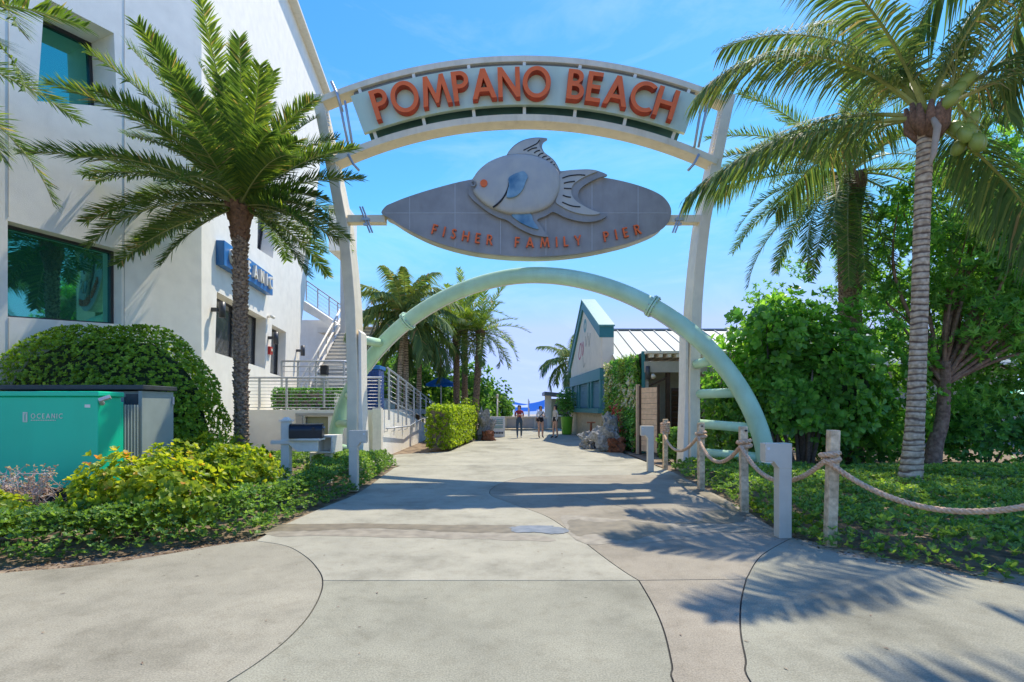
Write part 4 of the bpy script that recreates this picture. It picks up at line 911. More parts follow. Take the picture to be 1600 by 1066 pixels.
# mint pipe arch on the diagonal
FL, FR, PH, PE = Vector((-5.04, 14.39, 0)), Vector((5.45, 10.90, 0)), 4.78, 1.895
def pipe(t):
    c, s = math.cos(t), math.sin(t); u = math.copysign(abs(c)**(2/PE), c); h = PH*abs(s)**(2/PE)
    q = (FL+FR)/2+(FR-FL)/2*u; return Vector((q.x, q.y, h-.02))
pts = [pipe(PI*i/90) for i in range(91)]; pts[0].z = pts[-1].z = -.15
m = MB(); m.tube(pts, .19, 20); pa = m.build('pipe_arch', M['mint'], ga, True)
off = .0
m = MB(); m.tube([p+Vector((-(p.x-.2)*.026, 0, -.185 if abs(p.x) < 4 else -.1)) for p in pts[3:-3]], .022, 6); m.build('light_tube', M['white_paint'], pa, True)
for px in (640, 1021):
    i = min(range(91), key=lambda k: abs(CX+pts[k].x*F/pts[k].y-px)); d = (pts[i+1]-pts[i-1]).normalized()
    m = MB(); m.tube([pts[i]-d*.05, pts[i]-d*.012], .255, 24); m.tube([pts[i]+d*.012, pts[i]+d*.05], .255, 24); fl = m.build('flange', M['mint'], pa)
    mb = MB(); uu = d.orthogonal().normalized(); vv = d.cross(uu)
    for k in range(10):
        a = 2*PI*k/10; q = pts[i]+(uu*math.cos(a)+vv*math.sin(a))*.228; mb.cyl(q-d*.075, q+d*.075, .016, 6)
    mb.build('flange_bolts', M['steel'], pa)
def pipe_at(z, right): 
    r = range(0, 45) if right else range(46, 91)
    return pts[min(r, key=lambda k: abs(pts[k].z-z))]
for z in (.42, 1.12, 1.82, 2.52):
    q = pipe_at(z, True); m = MB(); m.tube([(GX+4.1, GD+.3, z), q], .11, 14); m.build('rung', M['mint'], ga, True)
for z in (.40, 1.1, 1.8, 2.5, 3.2):
    q = pipe_at(z, False); m = MB(); m.tube([(GX-4.1, GD+.45, z), q], .11, 14); m.build('rung', M['mint'], ga, True)

# ------------------------------------------------------------------ bollards
bollard_mesh = {}
def bollard(x, y, head, label, hgt=1.08, wd=.17):
    e = empty('path_light_bollard', (x, y, 0), label, 'bollard', 'grey path light bollards')
    key = (hgt, head)
    if key not in bollard_mesh:
        m = MB(); m.box((0, 0, hgt/2), (wd, .13, hgt)); a = m.mesh('bollard_shaft')
        m = MB(); m.plate([[(-head*(wd/2+.002), hgt+.001), (head*(wd/2+.16), hgt+.001), (head*(wd/2+.16), hgt-.21), (head*(wd/2+.06), hgt-.21), (head*(wd/2), hgt-.29), (-head*(wd/2+.002), hgt-.29)]], .134, lambda u, v, d: (u, -.067+d, v)); b = m.mesh('bollard_head')
        m = MB(); m.b2(head*(wd/2+.07), head*(wd/2+.15), -.05, .05, hgt-.225, hgt-.21); c = m.mesh('bollard_lens')
        m = MB(); m.box((head*(wd/2+.125), -.069, hgt-.06), (.03, .008, .028)); d = m.mesh('bollard_badge')
        for me, mk in ((a, 'bollard'), (b, 'bollard'), (c, 'lens'), (d, 'lens')): me.materials.append(M[mk])
        bollard_mesh[key] = (a, b, c, d)
    a, b, c, d = bollard_mesh[key]
    bevel(mobj('shaft', a, None, e, False), .008); h = bevel(mobj('lamp_head', b, None, e, False), .008)
    mobj('lens', c, None, e, False); mobj('badge', d, None, e, False)
bollard(3.13, 5.92, -1, 'nearest grey path light bollard, beside the rope fence', 1.09, .145)
bollard(-2.84, 9.2, 1, 'grey path light bollard in front of the low hedge below the mailbox side', 1.09, .15)
bollard(3.24, 12.0, -1, 'farther grey path light bollard by the plank door', 1.07, .14)
# ------------------------------------------------------------------ rope fence
fence_pts = [(5.1, 4.25, 1.25), (3.49, 5.62, 1.255), (3.34, 7.36, 1.23), (3.47, 9.4, 1.22), (3.71, 12.4, 1.22)]
flabs = ['wooden rope post out at the right edge', 'nearest wooden rope post with a drilled top, right of the bollard', 'wooden rope post just left of the nearest bollard', 'wooden rope post in front of the mint rungs', 'farthest wooden rope post, top wound with rope']
for (x, y, h), lab in zip(fence_pts, flabs):
    e = empty('rope_post', (x, y, 0), lab, 'post', 'wooden posts of the rope fence')
    m = MB(); m.box((0, 0, h/2-.05), (.104, .10, h+.1)); o = m.build('timber', M['wood'], e, False, False, bev=.008)
    o.rotation_euler = (random.uniform(-.02, .02), random.uniform(-.02, .02), random.uniform(-.2, .2))
    m = MB(); m.cyl((0, -.066, h-.06), (0, .066, h-.06), .014, 8); m.build('bolt_hole', M['slit'], e, False, False)
rope = empty('rope', (3.5, 7, .9), 'thick twisted tan rope hanging between the wooden posts', 'rope')
def strand_rope(path, name, r=.0175, pitch=.14):
    d = [0]
    for i in range(1, len(path)): d.append(d[-1]+(path[i]-path[i-1]).length)
    n = int(d[-1]/.016); pp = []
    for k in range(n+1):
        s_ = d[-1]*k/n; i = min(np.searchsorted(d, s_, 'right')-1, len(path)-2); pp.append(path[i].lerp(path[i+1], (s_-d[i])/max(1e-6, d[i+1]-d[i])))
    m = MB()
    for ph in range(3):
        q = []
        for k, p in enumerate(pp):
            t = (pp[min(k+1, n)]-pp[max(k-1, 0)]).normalized(); a = t.cross(Vector((0, 0, 1))); a = a.normalized() if a.length > .05 else Vector((1, 0, 0)); b = t.cross(a)
            an = 2*PI*(d[-1]*k/n/pitch+ph/3); q.append(p+(a*math.cos(an)+b*math.sin(an))*r*.82)
        m.tube(q, r, 6)
    return m.build(name, M['rope'], rope, True)
hang = []
att = [.93, .93, .95, .97, .92]; sagd = [.42, .36, .34, .36]
for i in range(4):
    a = Vector((*fence_pts[i][:2], att[i])); b = Vector((*fence_pts[i+1][:2], att[i+1])); d = (b-a).normalized(); sd = Vector((-.07, -.04, 0))
    path = []
    for k in range(25):
        t = k/24; p = a.lerp(b, t); p.z -= sagd[i]*4*t*(1-t)*(.9+.2*t); path.append(p+sd*(1 if i > 0 or t > .0 else 1))
    strand_rope(path, 'rope_span')
for i in range(1, 4):
    x, y, h = fence_pts[i]; z = att[i]; path = []
    for k in range(29):
        a = -PI*.9+k/28*2*PI*1.35; path.append(Vector((x+.085*math.cos(a), y+.083*math.sin(a), z-.02+.10*k/28)))
    strand_rope(path, 'rope_loop')
x, y, h = fence_pts[4]; path = [Vector((x+.09*math.cos(a), y+.09*math.sin(a), .88+a/(2*PI)*.05)) for a in np.linspace(0, 2*PI*5, 90)]
strand_rope(path, 'rope_winding', .017)

# ------------------------------------------------------------------ mailbox
mb_ = empty('mailbox', (-4.45, 9.9, 0), 'black mailbox on white wooden post and bracket above the low hedge', 'mailbox')
mx0 = -4.36
m = MB(); m.box((mx0, 9.9, .61), (.155, .155, 1.24)); m.build('post', M['white_paint'], mb_, bev=.006)
m = MB(); m.box((mx0, 9.9, 1.25), (.21, .21, .035)); m.box((mx0, 9.9, 1.285), (.16, .16, .06), None, 0, .35); m.build('post_cap', M['white_paint'], mb_)
m = MB(); m.plate([[(-4.62, .87), (-3.72, .87), (-3.72, .66), (-4.1, .66), (-4.28, .80), (-4.62, .80)]], .06, lambda u, v, d: (u, 9.79+d, v)); m.build('arm', M['white_paint'], mb_, bev=.005)
m = MB(); m.plate([[(-4.26, .875), (-3.66, .875), (-3.66, .91), (-4.26, .91)]], .32, lambda u, v, d: (u, 9.72+d, v)); m.build('support_board', M['white_paint'], mb_)
mp = [(-.14, .0), (.14, .0), (.14, .15)] + arc(0, .15, .14, .13, 0, 180, 12)[1:-1] + [(-.14, .15)]
Mr = Matrix.Rotation(math.radians(12), 3, 'Z')
def mbx(u, v, d): q = Mr @ Vector((d-.30, u, 0)); return (-3.96+q.x, 9.88+q.y, .912+v)
m = MB(); m.plate([mp], .58, mbx); bx_ = m.build('box', M['black'], mb_, bev=.008)
m = MB(); m.plate([[(p[0]*1.05, p[1]*1.03-.003) for p in mp]], .035, lambda u, v, d: mbx(u, v, d+.565)); m.build('door', M['black'], bx_)
m = MB(); m.cyl(mbx(0, .2, .60), mbx(0, .2, .635), .018, 8); m.build('door_latch', M['steel'], bx_)
m = MB(); m.plate([[(0, 0), (.05, 0), (.05, .12), (0, .12)]], .006, lambda u, v, d: Vector(mbx(-.145, .09+v, .42+u))+Vector((0, -d, 0))); m.build('flag', M['black'], bx_)
nb = empty('newspaper_box', (-3.5, 10.5, 0), 'white wooden newspaper holder on two short posts behind the mailbox', 'mailbox')
m = MB(); m.b2(-3.86, -3.56, 10.15, 10.75, .60, .63); m.b2(-3.86, -3.56, 10.15, 10.75, .91, .94); m.b2(-3.86, -3.83, 10.15, 10.75, .63, .91); m.b2(-3.59, -3.56, 10.15, 10.75, .63, .91); m.b2(-3.83, -3.59, 10.45, 10.5, .63, .91); m.build('open_box', M['white_paint'], nb)
for x in (-4.02, -3.72): m = MB(); m.box((x, 10.4, .28), (.13, .13, .62)); m.build('post', M['white_paint'], nb, bev=.005)
m = MB(); m.b2(-4.1, -3.6, 10.36, 10.44, .56, .595); m.build('cross_rail', M['white_paint'], nb)

# ------------------------------------------------------------------ transformer and cabinet
tr = empty('turquoise_transformer_cabinet', (-6.2, 7, 0), 'large turquoise utility cabinet with small cream logo', 'cabinet')
tx0, tx1, ty0, ty1 = -7.6, -5.34, 6.6, 7.0
m = MB(); m.b2(tx0, tx1, ty0, ty1, .46, 1.64); m.build('body', M['teal'], tr, bev=.012)
m = MB(); m.b2(tx0-.04, tx1+.03, ty0-.03, ty1+.02, 1.643, 1.71); m.build('lid', M['teal'], tr, bev=.015)
m = MB(); m.b2(tx0+.02, tx1-.03, ty0+.03, ty1, -.05, .455); m.build('plinth', M['black'], tr)
m = MB(); m.b2(tx0, tx1-.06, ty1+.002, ty1+.12, .46, 1.58); m.build('rear_wing', M['teal'], tr, bev=.01)
for k in range(5):
    m = MB(); y = ty1+.14+k*.06; m.b2(tx1-.62, tx1-.06, y, y+.02, .52, 1.54); m.build('cooling_fin', M['cabinet'], tr)
m = MB(); m.b2(tx1-.9, tx1-.12, ty1+.13, ty1+.44, .5, 1.5); m.build('fin_core', M['cab_dark'], tr)
m = MB(); m.box((tx1-.13, ty0-.002, 1.52), (.07, .006, .04)); m.build('number_plate', M['white_paint'], tr)
m = MB(); m.tube([(tx1+.02, ty0+.05, 1.55), (tx1+.05, ty0-.02, 1.60), (tx1+.14, ty0+.03, 1.64)], .03, 8); m.build('hasp', M['steel'], tr)
lx0 = (36-CX)*ty0/F; lz = CH+(HY-661)*ty0/F
m = MB(); cur = lx0+.105; hh = .062
for ch in 'OCEANIC':
    g, adv = GLY[ch]; c0 = cur; m.plate([[(p[0], p[1]) for p in c] for c in g], .002, lambda u, v, d: (c0+u*hh, ty0-.005+d, lz+.058+v*hh)); cur += adv*hh+.018
wtot = cur-(lx0+.105)
m.build('lettering', M['cream_print'], tr)
m = MB()
for k in range(15): m.b2(lx0+.105+k*.022, lx0+.105+k*.022+.014, ty0-.0045, ty0-.002, lz+.028, lz+.040)
m.build('small_lettering', M['cream_print'], tr)
m = MB(); m.plate([[(lx0, lz+.01), (lx0+.06, lz+.01), (lx0+.06, lz+.14), (lx0, lz+.14)]], .002, lambda u, v, d: (u, ty0-.005+d, v)); m.build('logo_block', M['cream_print'], tr)
m = MB(); m.plate([thick([(lx0+.02, lz+.02), (lx0+.025, lz+.07), (lx0+.018, lz+.125)], .006)], .001, lambda u, v, d: (u, ty0-.0075+d, v)); m.plate([thick([(lx0+.04, lz+.02), (lx0+.035, lz+.08), (lx0+.045, lz+.13)], .006)], .001, lambda u, v, d: (u, ty0-.0075+d, v)); m.build('logo_lines', M['teal'], tr)
gc = empty('grey_utility_cabinet', (-6, 8.1, 0), 'grey green utility cabinet with open front behind the turquoise one', 'cabinet')
m = MB(); m.b2(-7.8, -5.46, 7.56, 8.16, .1, 1.74); m.build('body', M['cabinet'], gc)
m = MB(); m.b2(-5.455, -5.40, 7.47, 8.17, .1, 1.745); m.build('side_door', M['cabinet'], gc, bev=.006)
m = MB(); m.b2(-7.85, -5.36, 7.44, 8.2, 1.76, 1.83); m.build('top', M['cab_dark'], gc, bev=.01)
m = MB(); m.b2(-5.66, -5.47, 7.50, 7.558, .2, 1.7); m.build('bay_shade_panel', M['cab_dark'], gc)  # dark slab painted as the shadowed inside of the cabinet front
m = MB(); m.b2(-5.62, -5.48, 7.46, 7.50, 1.05, 1.25); m.build('switch_box', M['cabinet'], gc, bev=.006)
m = MB(); m.b2(-7.7, -5.70, 7.52, 7.558, .4, 1.66); m.build('front_panel', M['cabinet'], gc)
m = MB()
for z in (.4, 1.55): m.cyl((-5.385, 8.14, z), (-5.385, 8.14, z+.12), .016, 8)
m.build('hinge', M['steel'], gc)
# ================================================================== PALMS
def frond_mesh(kind, L, az, e0, droop, rng, nl, ll, wl, tint0=.5, base=None, seg=3):
    """one palm frond: curved rachis plus two rows of leaflets, all in crown space"""
    ns = 24; t = np.linspace(0, 1, ns+1); ang = e0-droop*t**1.35
    ds = L/ns; ca, sa = math.cos(az), math.sin(az)
    rad = np.concatenate([[0], np.cumsum(np.cos((ang[:-1]+ang[1:])/2)*ds)]); z = np.concatenate([[0], np.cumsum(np.sin((ang[:-1]+ang[1:])/2)*ds)])
    twist = rng.normal(0, .06); side_bend = rng.normal(0, .12)*t**2*L*.5
    px = rad*ca-side_bend*sa; py = rad*sa+side_bend*ca
    R = np.column_stack([px, py, z]); T = nz(np.gradient(R, axis=0))
    S0 = np.array([-sa, ca, 0.]); 
    m = MB(); rr = np.interp(t, [0, .08, .3, 1], [.055, .035, .022, .005])*(1.25 if kind == 'coco' else 1)*(L/4.2)
    m.tube([Vector(p) for p in R], list(rr), 5)
    me_v = list(m.v); me_f = list(m.f); nr = len(me_f)
    vv = []; ff = []; tt = []
    start = .10 if kind == 'date' else .16
    for sgn_ in (-1, 1):
        tl = np.sort(rng.uniform(start, .995, nl)); tl = start+(.995-start)*((np.arange(nl)+rng.uniform(-.35, .35, nl))/nl).clip(0, 1)
        P0 = np.column_stack([np.interp(tl, t, R[:, i]) for i in range(3)]); Tg = nz(np.column_stack([np.interp(tl, t, T[:, i]) for i in range(3)]))
        Sd = nz(np.cross(Tg, np.cross(S0[None], Tg)))*sgn_; N = np.cross(Tg, Sd*sgn_)
        N = N*np.sign(N[:, 2:3]+1e-6) if e0 < 1.2 else N
        if kind == 'date':
            lift = rng.normal(.42, .22, nl); fwd = np.interp(tl, [0, 1], [.75, 1.5])+rng.normal(0, .12, nl)
            ln = ll*np.interp(tl, [.1, .2, .5, .85, 1], [.45, .8, 1, .75, .4])*rng.uniform(.85, 1.12, nl); g = .10
        else:
            lift = rng.normal(.12, .12, nl); fwd = np.interp(tl, [0, 1], [.5, 1.4])+rng.normal(0, .08, nl)
            ln = ll*np.interp(tl, [.1, .25, .6, .9, 1], [.6, .95, 1, .6, .35])*rng.uniform(.88, 1.1, nl); g = .62
        D = nz(Sd+Tg*fwd[:, None]*.75+N*lift[:, None]+rng.normal(0, .10, (nl, 3)))
        Wv = nz(np.cross(D, N))
        if kind == 'coco': Wv = nz(Wv*.8+N*.35*sgn_)
        wd = wl*rng.uniform(.85, 1.15, nl); ti = np.clip(tint0+rng.normal(0, .17, nl)+.2*(1-tl), 0, .9); ti[rng.random(nl) < .035] = 1.0
        prof = [(0, .5), (.25, 1), (.65, .8), (1, .0)] if seg == 3 else [(0, .6), (.4, 1), (1, 0)]
        rows = []
        for (s_, wk) in prof:
            c = P0+D*(ln*s_)[:, None]+np.array([[0, 0, -1.]])*(ln*g*s_**2)[:, None]
            if kind == 'coco': c = c-D*(ln*.28*g*s_**2)[:, None]
            hw = Wv*(wd*wk*.5)[:, None]
            if wk: rows += [c-hw, c+hw]
            else: rows += [c]
        nv = len(rows); A = np.stack(rows, 1)
        b0 = len(vv)
        vv += A.reshape(-1, 3).tolist(); tt += np.repeat(ti, nv).tolist()
        for i in range(nl):
            o = b0+i*nv
            for q in range(len(prof)-2): ff.append((o+2*q, o+2*q+1, o+2*q+3, o+2*q+2))
            ff.append((o+nv-3, o+nv-2, o+nv-1))
    k = len(me_v); me = bpy.data.meshes.new('frond')
    me.from_pydata(me_v+vv, [], me_f+[tuple(i+k for i in f) for f in ff])
    mi = np.zeros(len(me.polygons), np.int32); mi[nr:] = 1; me.polygons.foreach_set('material_index', mi)
    at = me.attributes.new('tint', 'FLOAT', 'POINT'); at.data.foreach_set('value', np.array([.5]*k+tt, np.float32))
    return me
def crown(root, c, fr, kind, L, seed, nl, ll, wl, mats, seg=3):
    rng = np.random.default_rng(seed); c = Vector(c)
    for (az, e0, dr, k) in fr:
        me = frond_mesh(kind, L*k, az, e0, dr, rng, nl, ll*(.75+.25*k), wl, .38+.3*max(0, math.sin(e0))*rng.random(), seg=seg)
        o = mobj('frond', me, mats, None); o.location = c; attach(o, root)
def spiral(n, e_hi, e_lo, dr0, dr1, rng, pw=1.0, az0=0.):
    out = []
    for i in range(n):
        t = (i/(n-1))**pw; e = math.radians(e_hi+(e_lo-e_hi)*t+rng.normal(0, 5)); out.append((az0+i*2.39996+rng.normal(0, .12), e, math.radians(dr0+(dr1-dr0)*t+rng.normal(0, 7)), rng.uniform(.84, 1.0)*(1 if t > .12 else .72)))
    return out
def boot_trunk(root, p0, p1, r0, r1, seed, rows=None, sc=.085, fresh=.8):
    rng = np.random.default_rng(seed); p0, p1 = Vector(p0), Vector(p1); L = (p1-p0).length; ax = (p1-p0).normalized()
    ux = ax.orthogonal().normalized(); uy = ax.cross(ux)
    m = MB(); N = 24; prof = []
    for i in range(N+1):
        t = i/N; m_ = 1+.16*max(0, 1-t/.05)+(.5*max(0, (t-.86)/.14)**1.0 if fresh else 0)
        prof.append((r0+(r1-r0)*t)*m_)
    m.tube([p0.lerp(p1, i/N) for i in range(N+1)], prof, 14); m.build('trunk', M['bark'], root, True)
    m = MB(); s_ = .05; a = 0.
    while s_ < L-.02:
        t = s_/L; r = np.interp(t*N, range(N+1), prof); big = 1.0 if t < fresh else 1.0+(t-fresh)/(1-fresh)*.9
        d = ux*math.cos(a)+uy*math.sin(a); tg = ax.cross(d); q = p0+ax*s_+d*(r-.01)
        w_, h_, o_ = sc*rng.uniform(.8, 1.15)*big, sc*.62*rng.uniform(.85, 1.2)*big, sc*.42*rng.uniform(.7, 1.4)*big
        if t > fresh: h_ *= 2.0
        v = [q-tg*w_*.5-ax*h_*.5, q+tg*w_*.5-ax*h_*.5, q+tg*w_*.42+d*o_*.8+ax*h_*.35, q-tg*w_*.42+d*o_*.8+ax*h_*.35, q+d*o_*.75-ax*h_*.30, q+d*o_*1.15+ax*h_*.48, q-tg*w_*.3+ax*h_*.62, q+tg*w_*.3+ax*h_*.62]
        m.add(v, [(0, 4, 3), (0, 1, 4), (1, 2, 4), (3, 4, 5), (4, 2, 5), (3, 5, 6), (5, 2, 7), (5, 7, 6), (0, 3, 6), (1, 7, 2)], 1 if t > fresh else 0)
        a += 2.39996; s_ += (sc*.62*sc*1.05/(2*PI*r))*1.15*big
    tag(m.build('leaf_base_scales', [M['bark'], M['bark_top']], root), kind='stuff')
DM = [M['rachis'], M['lf_date']]; CM = [M['rachis_y'], M['lf_coco']]
rg = np.random.default_rng(21)
# --- date palm, left foreground
dp = empty('date_palm', (-5.72, 10.8, 0), 'date palm with dark scaly trunk in front of the white building', 'palm tree', 'date palms')
boot_trunk(dp, (-5.70, 10.8, -.05), (-5.74, 10.8, 5.75), .115, .125, 3, sc=.115, fresh=.88)
fr = spiral(48, 84, 2, 24, 52, rg, .8)
fr += [(math.radians(182), math.radians(28), math.radians(42), .93), (math.radians(168), math.radians(8), math.radians(45), .95), (math.radians(172), math.radians(48), math.radians(38), .95), (math.radians(172), math.radians(-8), math.radians(32), .9),
       (math.radians(2), math.radians(25), math.radians(50), .72), (math.radians(-8), math.radians(-5), math.radians(40), .78), (math.radians(15), math.radians(50), math.radians(35), .85), (math.radians(120), math.radians(40), math.radians(40), 1.0), (math.radians(150), math.radians(62), math.radians(30), 1.05), (math.radians(350), math.radians(-30), math.radians(35), .8), (math.radians(230), math.radians(-35), math.radians(30), .6)]
fr += [(math.radians(az), math.radians(el), math.radians(24), 1.03) for az, el in ((140, 68), (170, 72), (200, 66), (95, 72), (60, 66), (30, 70), (260, 76))]
fr = [(az, e, d, k*(1-.26*max(0, math.cos(az))**.7*max(0, math.cos(e))) if math.cos(az) > 0 else k) for az, e, d, k in fr]
crown(dp, (-5.74, 10.8, 5.75), fr, 'date', 3.5, 5, 150, .50, .029, DM)
# --- date palm out of frame at far left, fronds hanging in
dp2 = empty('date_palm', (-9.45, 7.1, 0), 'date palm at the left edge with only drooping fronds in view', 'palm tree', 'date palms')
boot_trunk(dp2, (-9.45, 7.1, -.05), (-9.45, 7.1, 6.7), .20, .22, 4, fresh=.86)
crown(dp2, (-9.45, 7.1, 6.7), spiral(18, 80, -10, 30, 70, rg, .85) + [(math.radians(a), math.radians(e), math.radians(d), k) for a, e, d, k in ((-4, 42, 108, .92), (6, 25, 100, .88), (-14, 10, 88, .80), (12, -8, 70, .75), (0, 58, 95, .9), (-20, 32, 100, .8))], 'date', 3.7, 6, 130, .5, .026, DM)
# --- date palm behind, right
dp3 = empty('date_palm', (9.2, 14.0, 0), 'tall date palm behind the coconut palm with hanging lower fronds', 'palm tree', 'date palms')
boot_trunk(dp3, (9.3, 14, -.05), (9.2, 14.0, 7.8), .24, .26, 8, fresh=.9)
crown(dp3, (9.2, 14.0, 7.9), spiral(26, 78, -30, 35, 70, rg, .8) + [(math.radians(a), math.radians(e), math.radians(d), k) for a, e, d, k in ((185, 22, 45, 1.0), (178, 5, 40, 1.0), (190, -12, 50, 1.0), (200, -30, 45, .95), (215, -45, 35, .9), (235, -55, 30, .9), (170, 40, 55, 1.0), (260, -62, 22, .85), (285, -60, 25, .85), (225, -25, 55, .95))], 'date', 4.1, 9, 120, .46, .027, DM)
# --- coconut palm, right foreground
cp = empty('coconut_palm', (6.75, 8.7, 0), 'coconut palm with pale ringed trunk and green nuts at the right', 'palm tree', 'coconut palms')
m = MB(); tp = [(6.72, 8.7, -.05), (6.80, 8.7, .6), (6.86, 8.7, 1.5), (6.92, 8.7, 3.0), (6.96, 8.7, 4.5), (7.0, 8.7, 5.6), (7.03, 8.7, 6.3)]
cl = catmull(tp, 30); rr = []; vsm = []; n = len(cl)
for i, q in enumerate(cl):
    z = q.z; r = np.interp(z, [-.1, .15, .5, 1.2, 2.2, 4, 6.3], [.225, .19, .165, .138, .126, .12, .118]); rr.append(r*(1+.035*math.sin(z*2*PI/.105)+.012*math.sin(z*31)))
m.tube(cl, rr, 18)
to = m.build('trunk', M['coco'], cp, True)
CC = Vector((7.05, 8.7, 6.42))
cf = [(172, 50, 98, 1.02), (160, 8, 50, .95), (150, 66, 72, 1.0), (192, 64, 78, .95), (120, 80, 60, .9), (75, 62, 70, .95), (40, 50, 80, 1.0), (-6, 42, 72, 1.05), (-20, 28, 66, 1.0), (-60, 72, 70, .85), (30, 8, 70, .9), (4, -28, 48, .9), (100, 25, 70, .9), (0, 74, 50, .95), (135, 30, 75, .95)]
crown(cp, CC, [(math.radians(a), math.radians(e), math.radians(d), k) for a, e, d, k in cf], 'coco', 4.3, 31, 135, 1.02, .036, CM, 3)
m = MB(); rgn = random.Random(4)
for i in range(16):
    a = i*2.4; d = Vector((math.cos(a), math.sin(a), 0)); b = CC+Vector((0, 0, -.35+.03*(i % 5)))
    m.tube([b+d*.10, b+d*.24+Vector((0, 0, .18)), b+d*.30+Vector((0, 0, .45))], [.09, .085, .03], 7)
m.build('sheath', M['fibre'], cp, True)
m = MB(); s0 = CC+Vector((-.1, -.2, -.05)); m.tube([s0, s0+Vector((-.02, -.16, -.3)), s0+Vector((-.10, -.18, -.75)), s0+Vector((-.14, -.14, -.95))], [.03, .055, .045, .01], 8); m.build('spathe', M['spathe'], cp, True)
nuts = [(.48, -.25, -.35), (.36, -.32, -.45), (.58, -.15, -.40), (.44, -.12, -.55), (.62, -.3, -.58), (.50, -.38, -.60), (.34, -.2, -.28), (.66, -.1, -.25), (.56, -.22, -.15)]
for q in nuts:
    m = MB(); m.lathe([(.004, -.15), (.07, -.125), (.105, -.03), (.10, .05), (.06, .12), (.004, .145)], (0, 0, 0), 12); o = m.build('coconut', M['nut'], None, True); o.location = CC+Vector(q); o.rotation_euler = (rgn.uniform(-.5, .5), rgn.uniform(-.5, .5), 0); attach(o, cp)
for q in ((.25, -.3, .28), (.36, -.34, .42), (.12, -.32, .12)):
    m = MB(); m.lathe([(.004, -.18), (.08, -.14), (.105, -.03), (.095, .06), (.06, .13), (.004, .16)], (0, 0, 0), 12); o = m.build('coconut', M['nut'], None, True); o.location = CC+Vector(q); o.rotation_euler = (.5, .7, 0); attach(o, cp)
m = MB()
for i in range(10):
    e = Vector((.5, -.25, -.4))+Vector((rgn.uniform(-.15, .2), rgn.uniform(-.12, .12), rgn.uniform(-.1, .15))); m.tube([CC+Vector((.12, -.1, .05)), CC+Vector((.35, -.2, .12)), CC+e], [.018, .014, .008], 5)
for i in range(60):
    b = CC+Vector((.22, -.25, .35)); e = b+Vector((rgn.uniform(-.15, .4), rgn.uniform(-.25, .1), rgn.uniform(.05, .75))); m.tube([b, b.lerp(e, .5)+Vector((.04, 0, .03)), e], .008, 4)
m.build('flower_stalk', M['rachis_y'], cp)
m = MB()
for i in range(90):
    q = CC+Vector((.22, -.25, .35))+Vector((rgn.uniform(-.12, .42), rgn.uniform(-.25, .1), rgn.uniform(.15, .8))); m.lathe([(.002, -.03), (.024, 0), (.002, .03)], q, 6)
tag(m.build('flower_buds', M['nut'], cp), kind='stuff')
# --- tall coconut palm just outside the frame at the right; its fronds shade the near paving
cp2 = empty('coconut_palm', (8.6, 6.4, 0), 'tall coconut palm beyond the right edge, seen by its frond shadows', 'palm tree', 'coconut palms')
m = MB(); c = catmull([(8.9, 6.5, -.05), (8.8, 6.45, 3), (8.65, 6.4, 6), (8.5, 6.4, 9.4)], 20); m.tube(c, [.19-.06*i/len(c)+.006*math.sin(i*2.1) for i in range(len(c))], 12); m.build('trunk', M['coco'], cp2, True)
crown(cp2, (8.5, 6.4, 9.4), spiral(22, 78, -20, 50, 85, np.random.default_rng(71), .8), 'coco', 4.4, 72, 70, 1.0, .05, CM, 2)
# --- background palms on the left
def bg_date(x, y, z, L, lab, seed, lean=0.):
    e = empty('date_palm', (x, y, 0), lab, 'palm tree', 'date palms'); boot_trunk(e, (x, y, -.05), (x+lean, y, z), .135, .15, seed, sc=.12, fresh=.93)
    crown(e, (x+lean, y, z), spiral(28, 84, -25, 30, 75, np.random.default_rng(seed), .8), 'date', L*.95, seed, 50, .5, .045, DM, 2)
bg_date(-2.98, 27.5, 5.6, 3.0, 'leftmost of three slim date palms behind the lime hedge', 41, .0)
bg_date(-2.75, 29.8, 6.9, 3.1, 'middle and tallest of three slim date palms behind the lime hedge', 42, -.0)
bg_date(-2.02, 27.0, 5.5, 3.0, 'rightmost of three slim date palms behind the lime hedge, leaning', 43, .35)
def bg_coco(x, y, z, L, lab, seed, lean=0., n=22, sx=1):
    e = empty('coconut_palm', (x, y, 0), lab, 'palm tree', 'coconut palms'); m = MB()
    c = catmull([(x, y, -.05), (x+lean*.25, y, z*.35), (x+lean*.6, y, z*.7), (x+lean, y, z)], 16); m.tube(c, [.15-.05*i/len(c)+.006*math.sin(i*2.1) for i in range(len(c))], 10); m.build('trunk', M['coco'], e, True)
    crown(e, (x+lean, y, z), spiral(n, 80, -25, 55, 95, np.random.default_rng(seed), .8), 'coco', L, seed, 48, .85, .08, CM, 2)
bg_coco(-5.3, 23.5, 5.6, 3.2, 'leaning coconut palm left of the pair behind the ramp railing', 51, .35)
bg_coco(-4.95, 24.0, 6.2, 3.0, 'dark trunked coconut palm beside the leaning one behind the ramp', 52, -.05, 18)
bg_coco(-4.85, 26.5, 5.0, 3.0, 'shorter coconut palm right of the pair behind the ramp', 53, .1, 18)
bg_coco(4.9, 36.5, 4.9, 3.1, 'coconut palm leaning out from behind the gabled building', 54, -.6, 20)
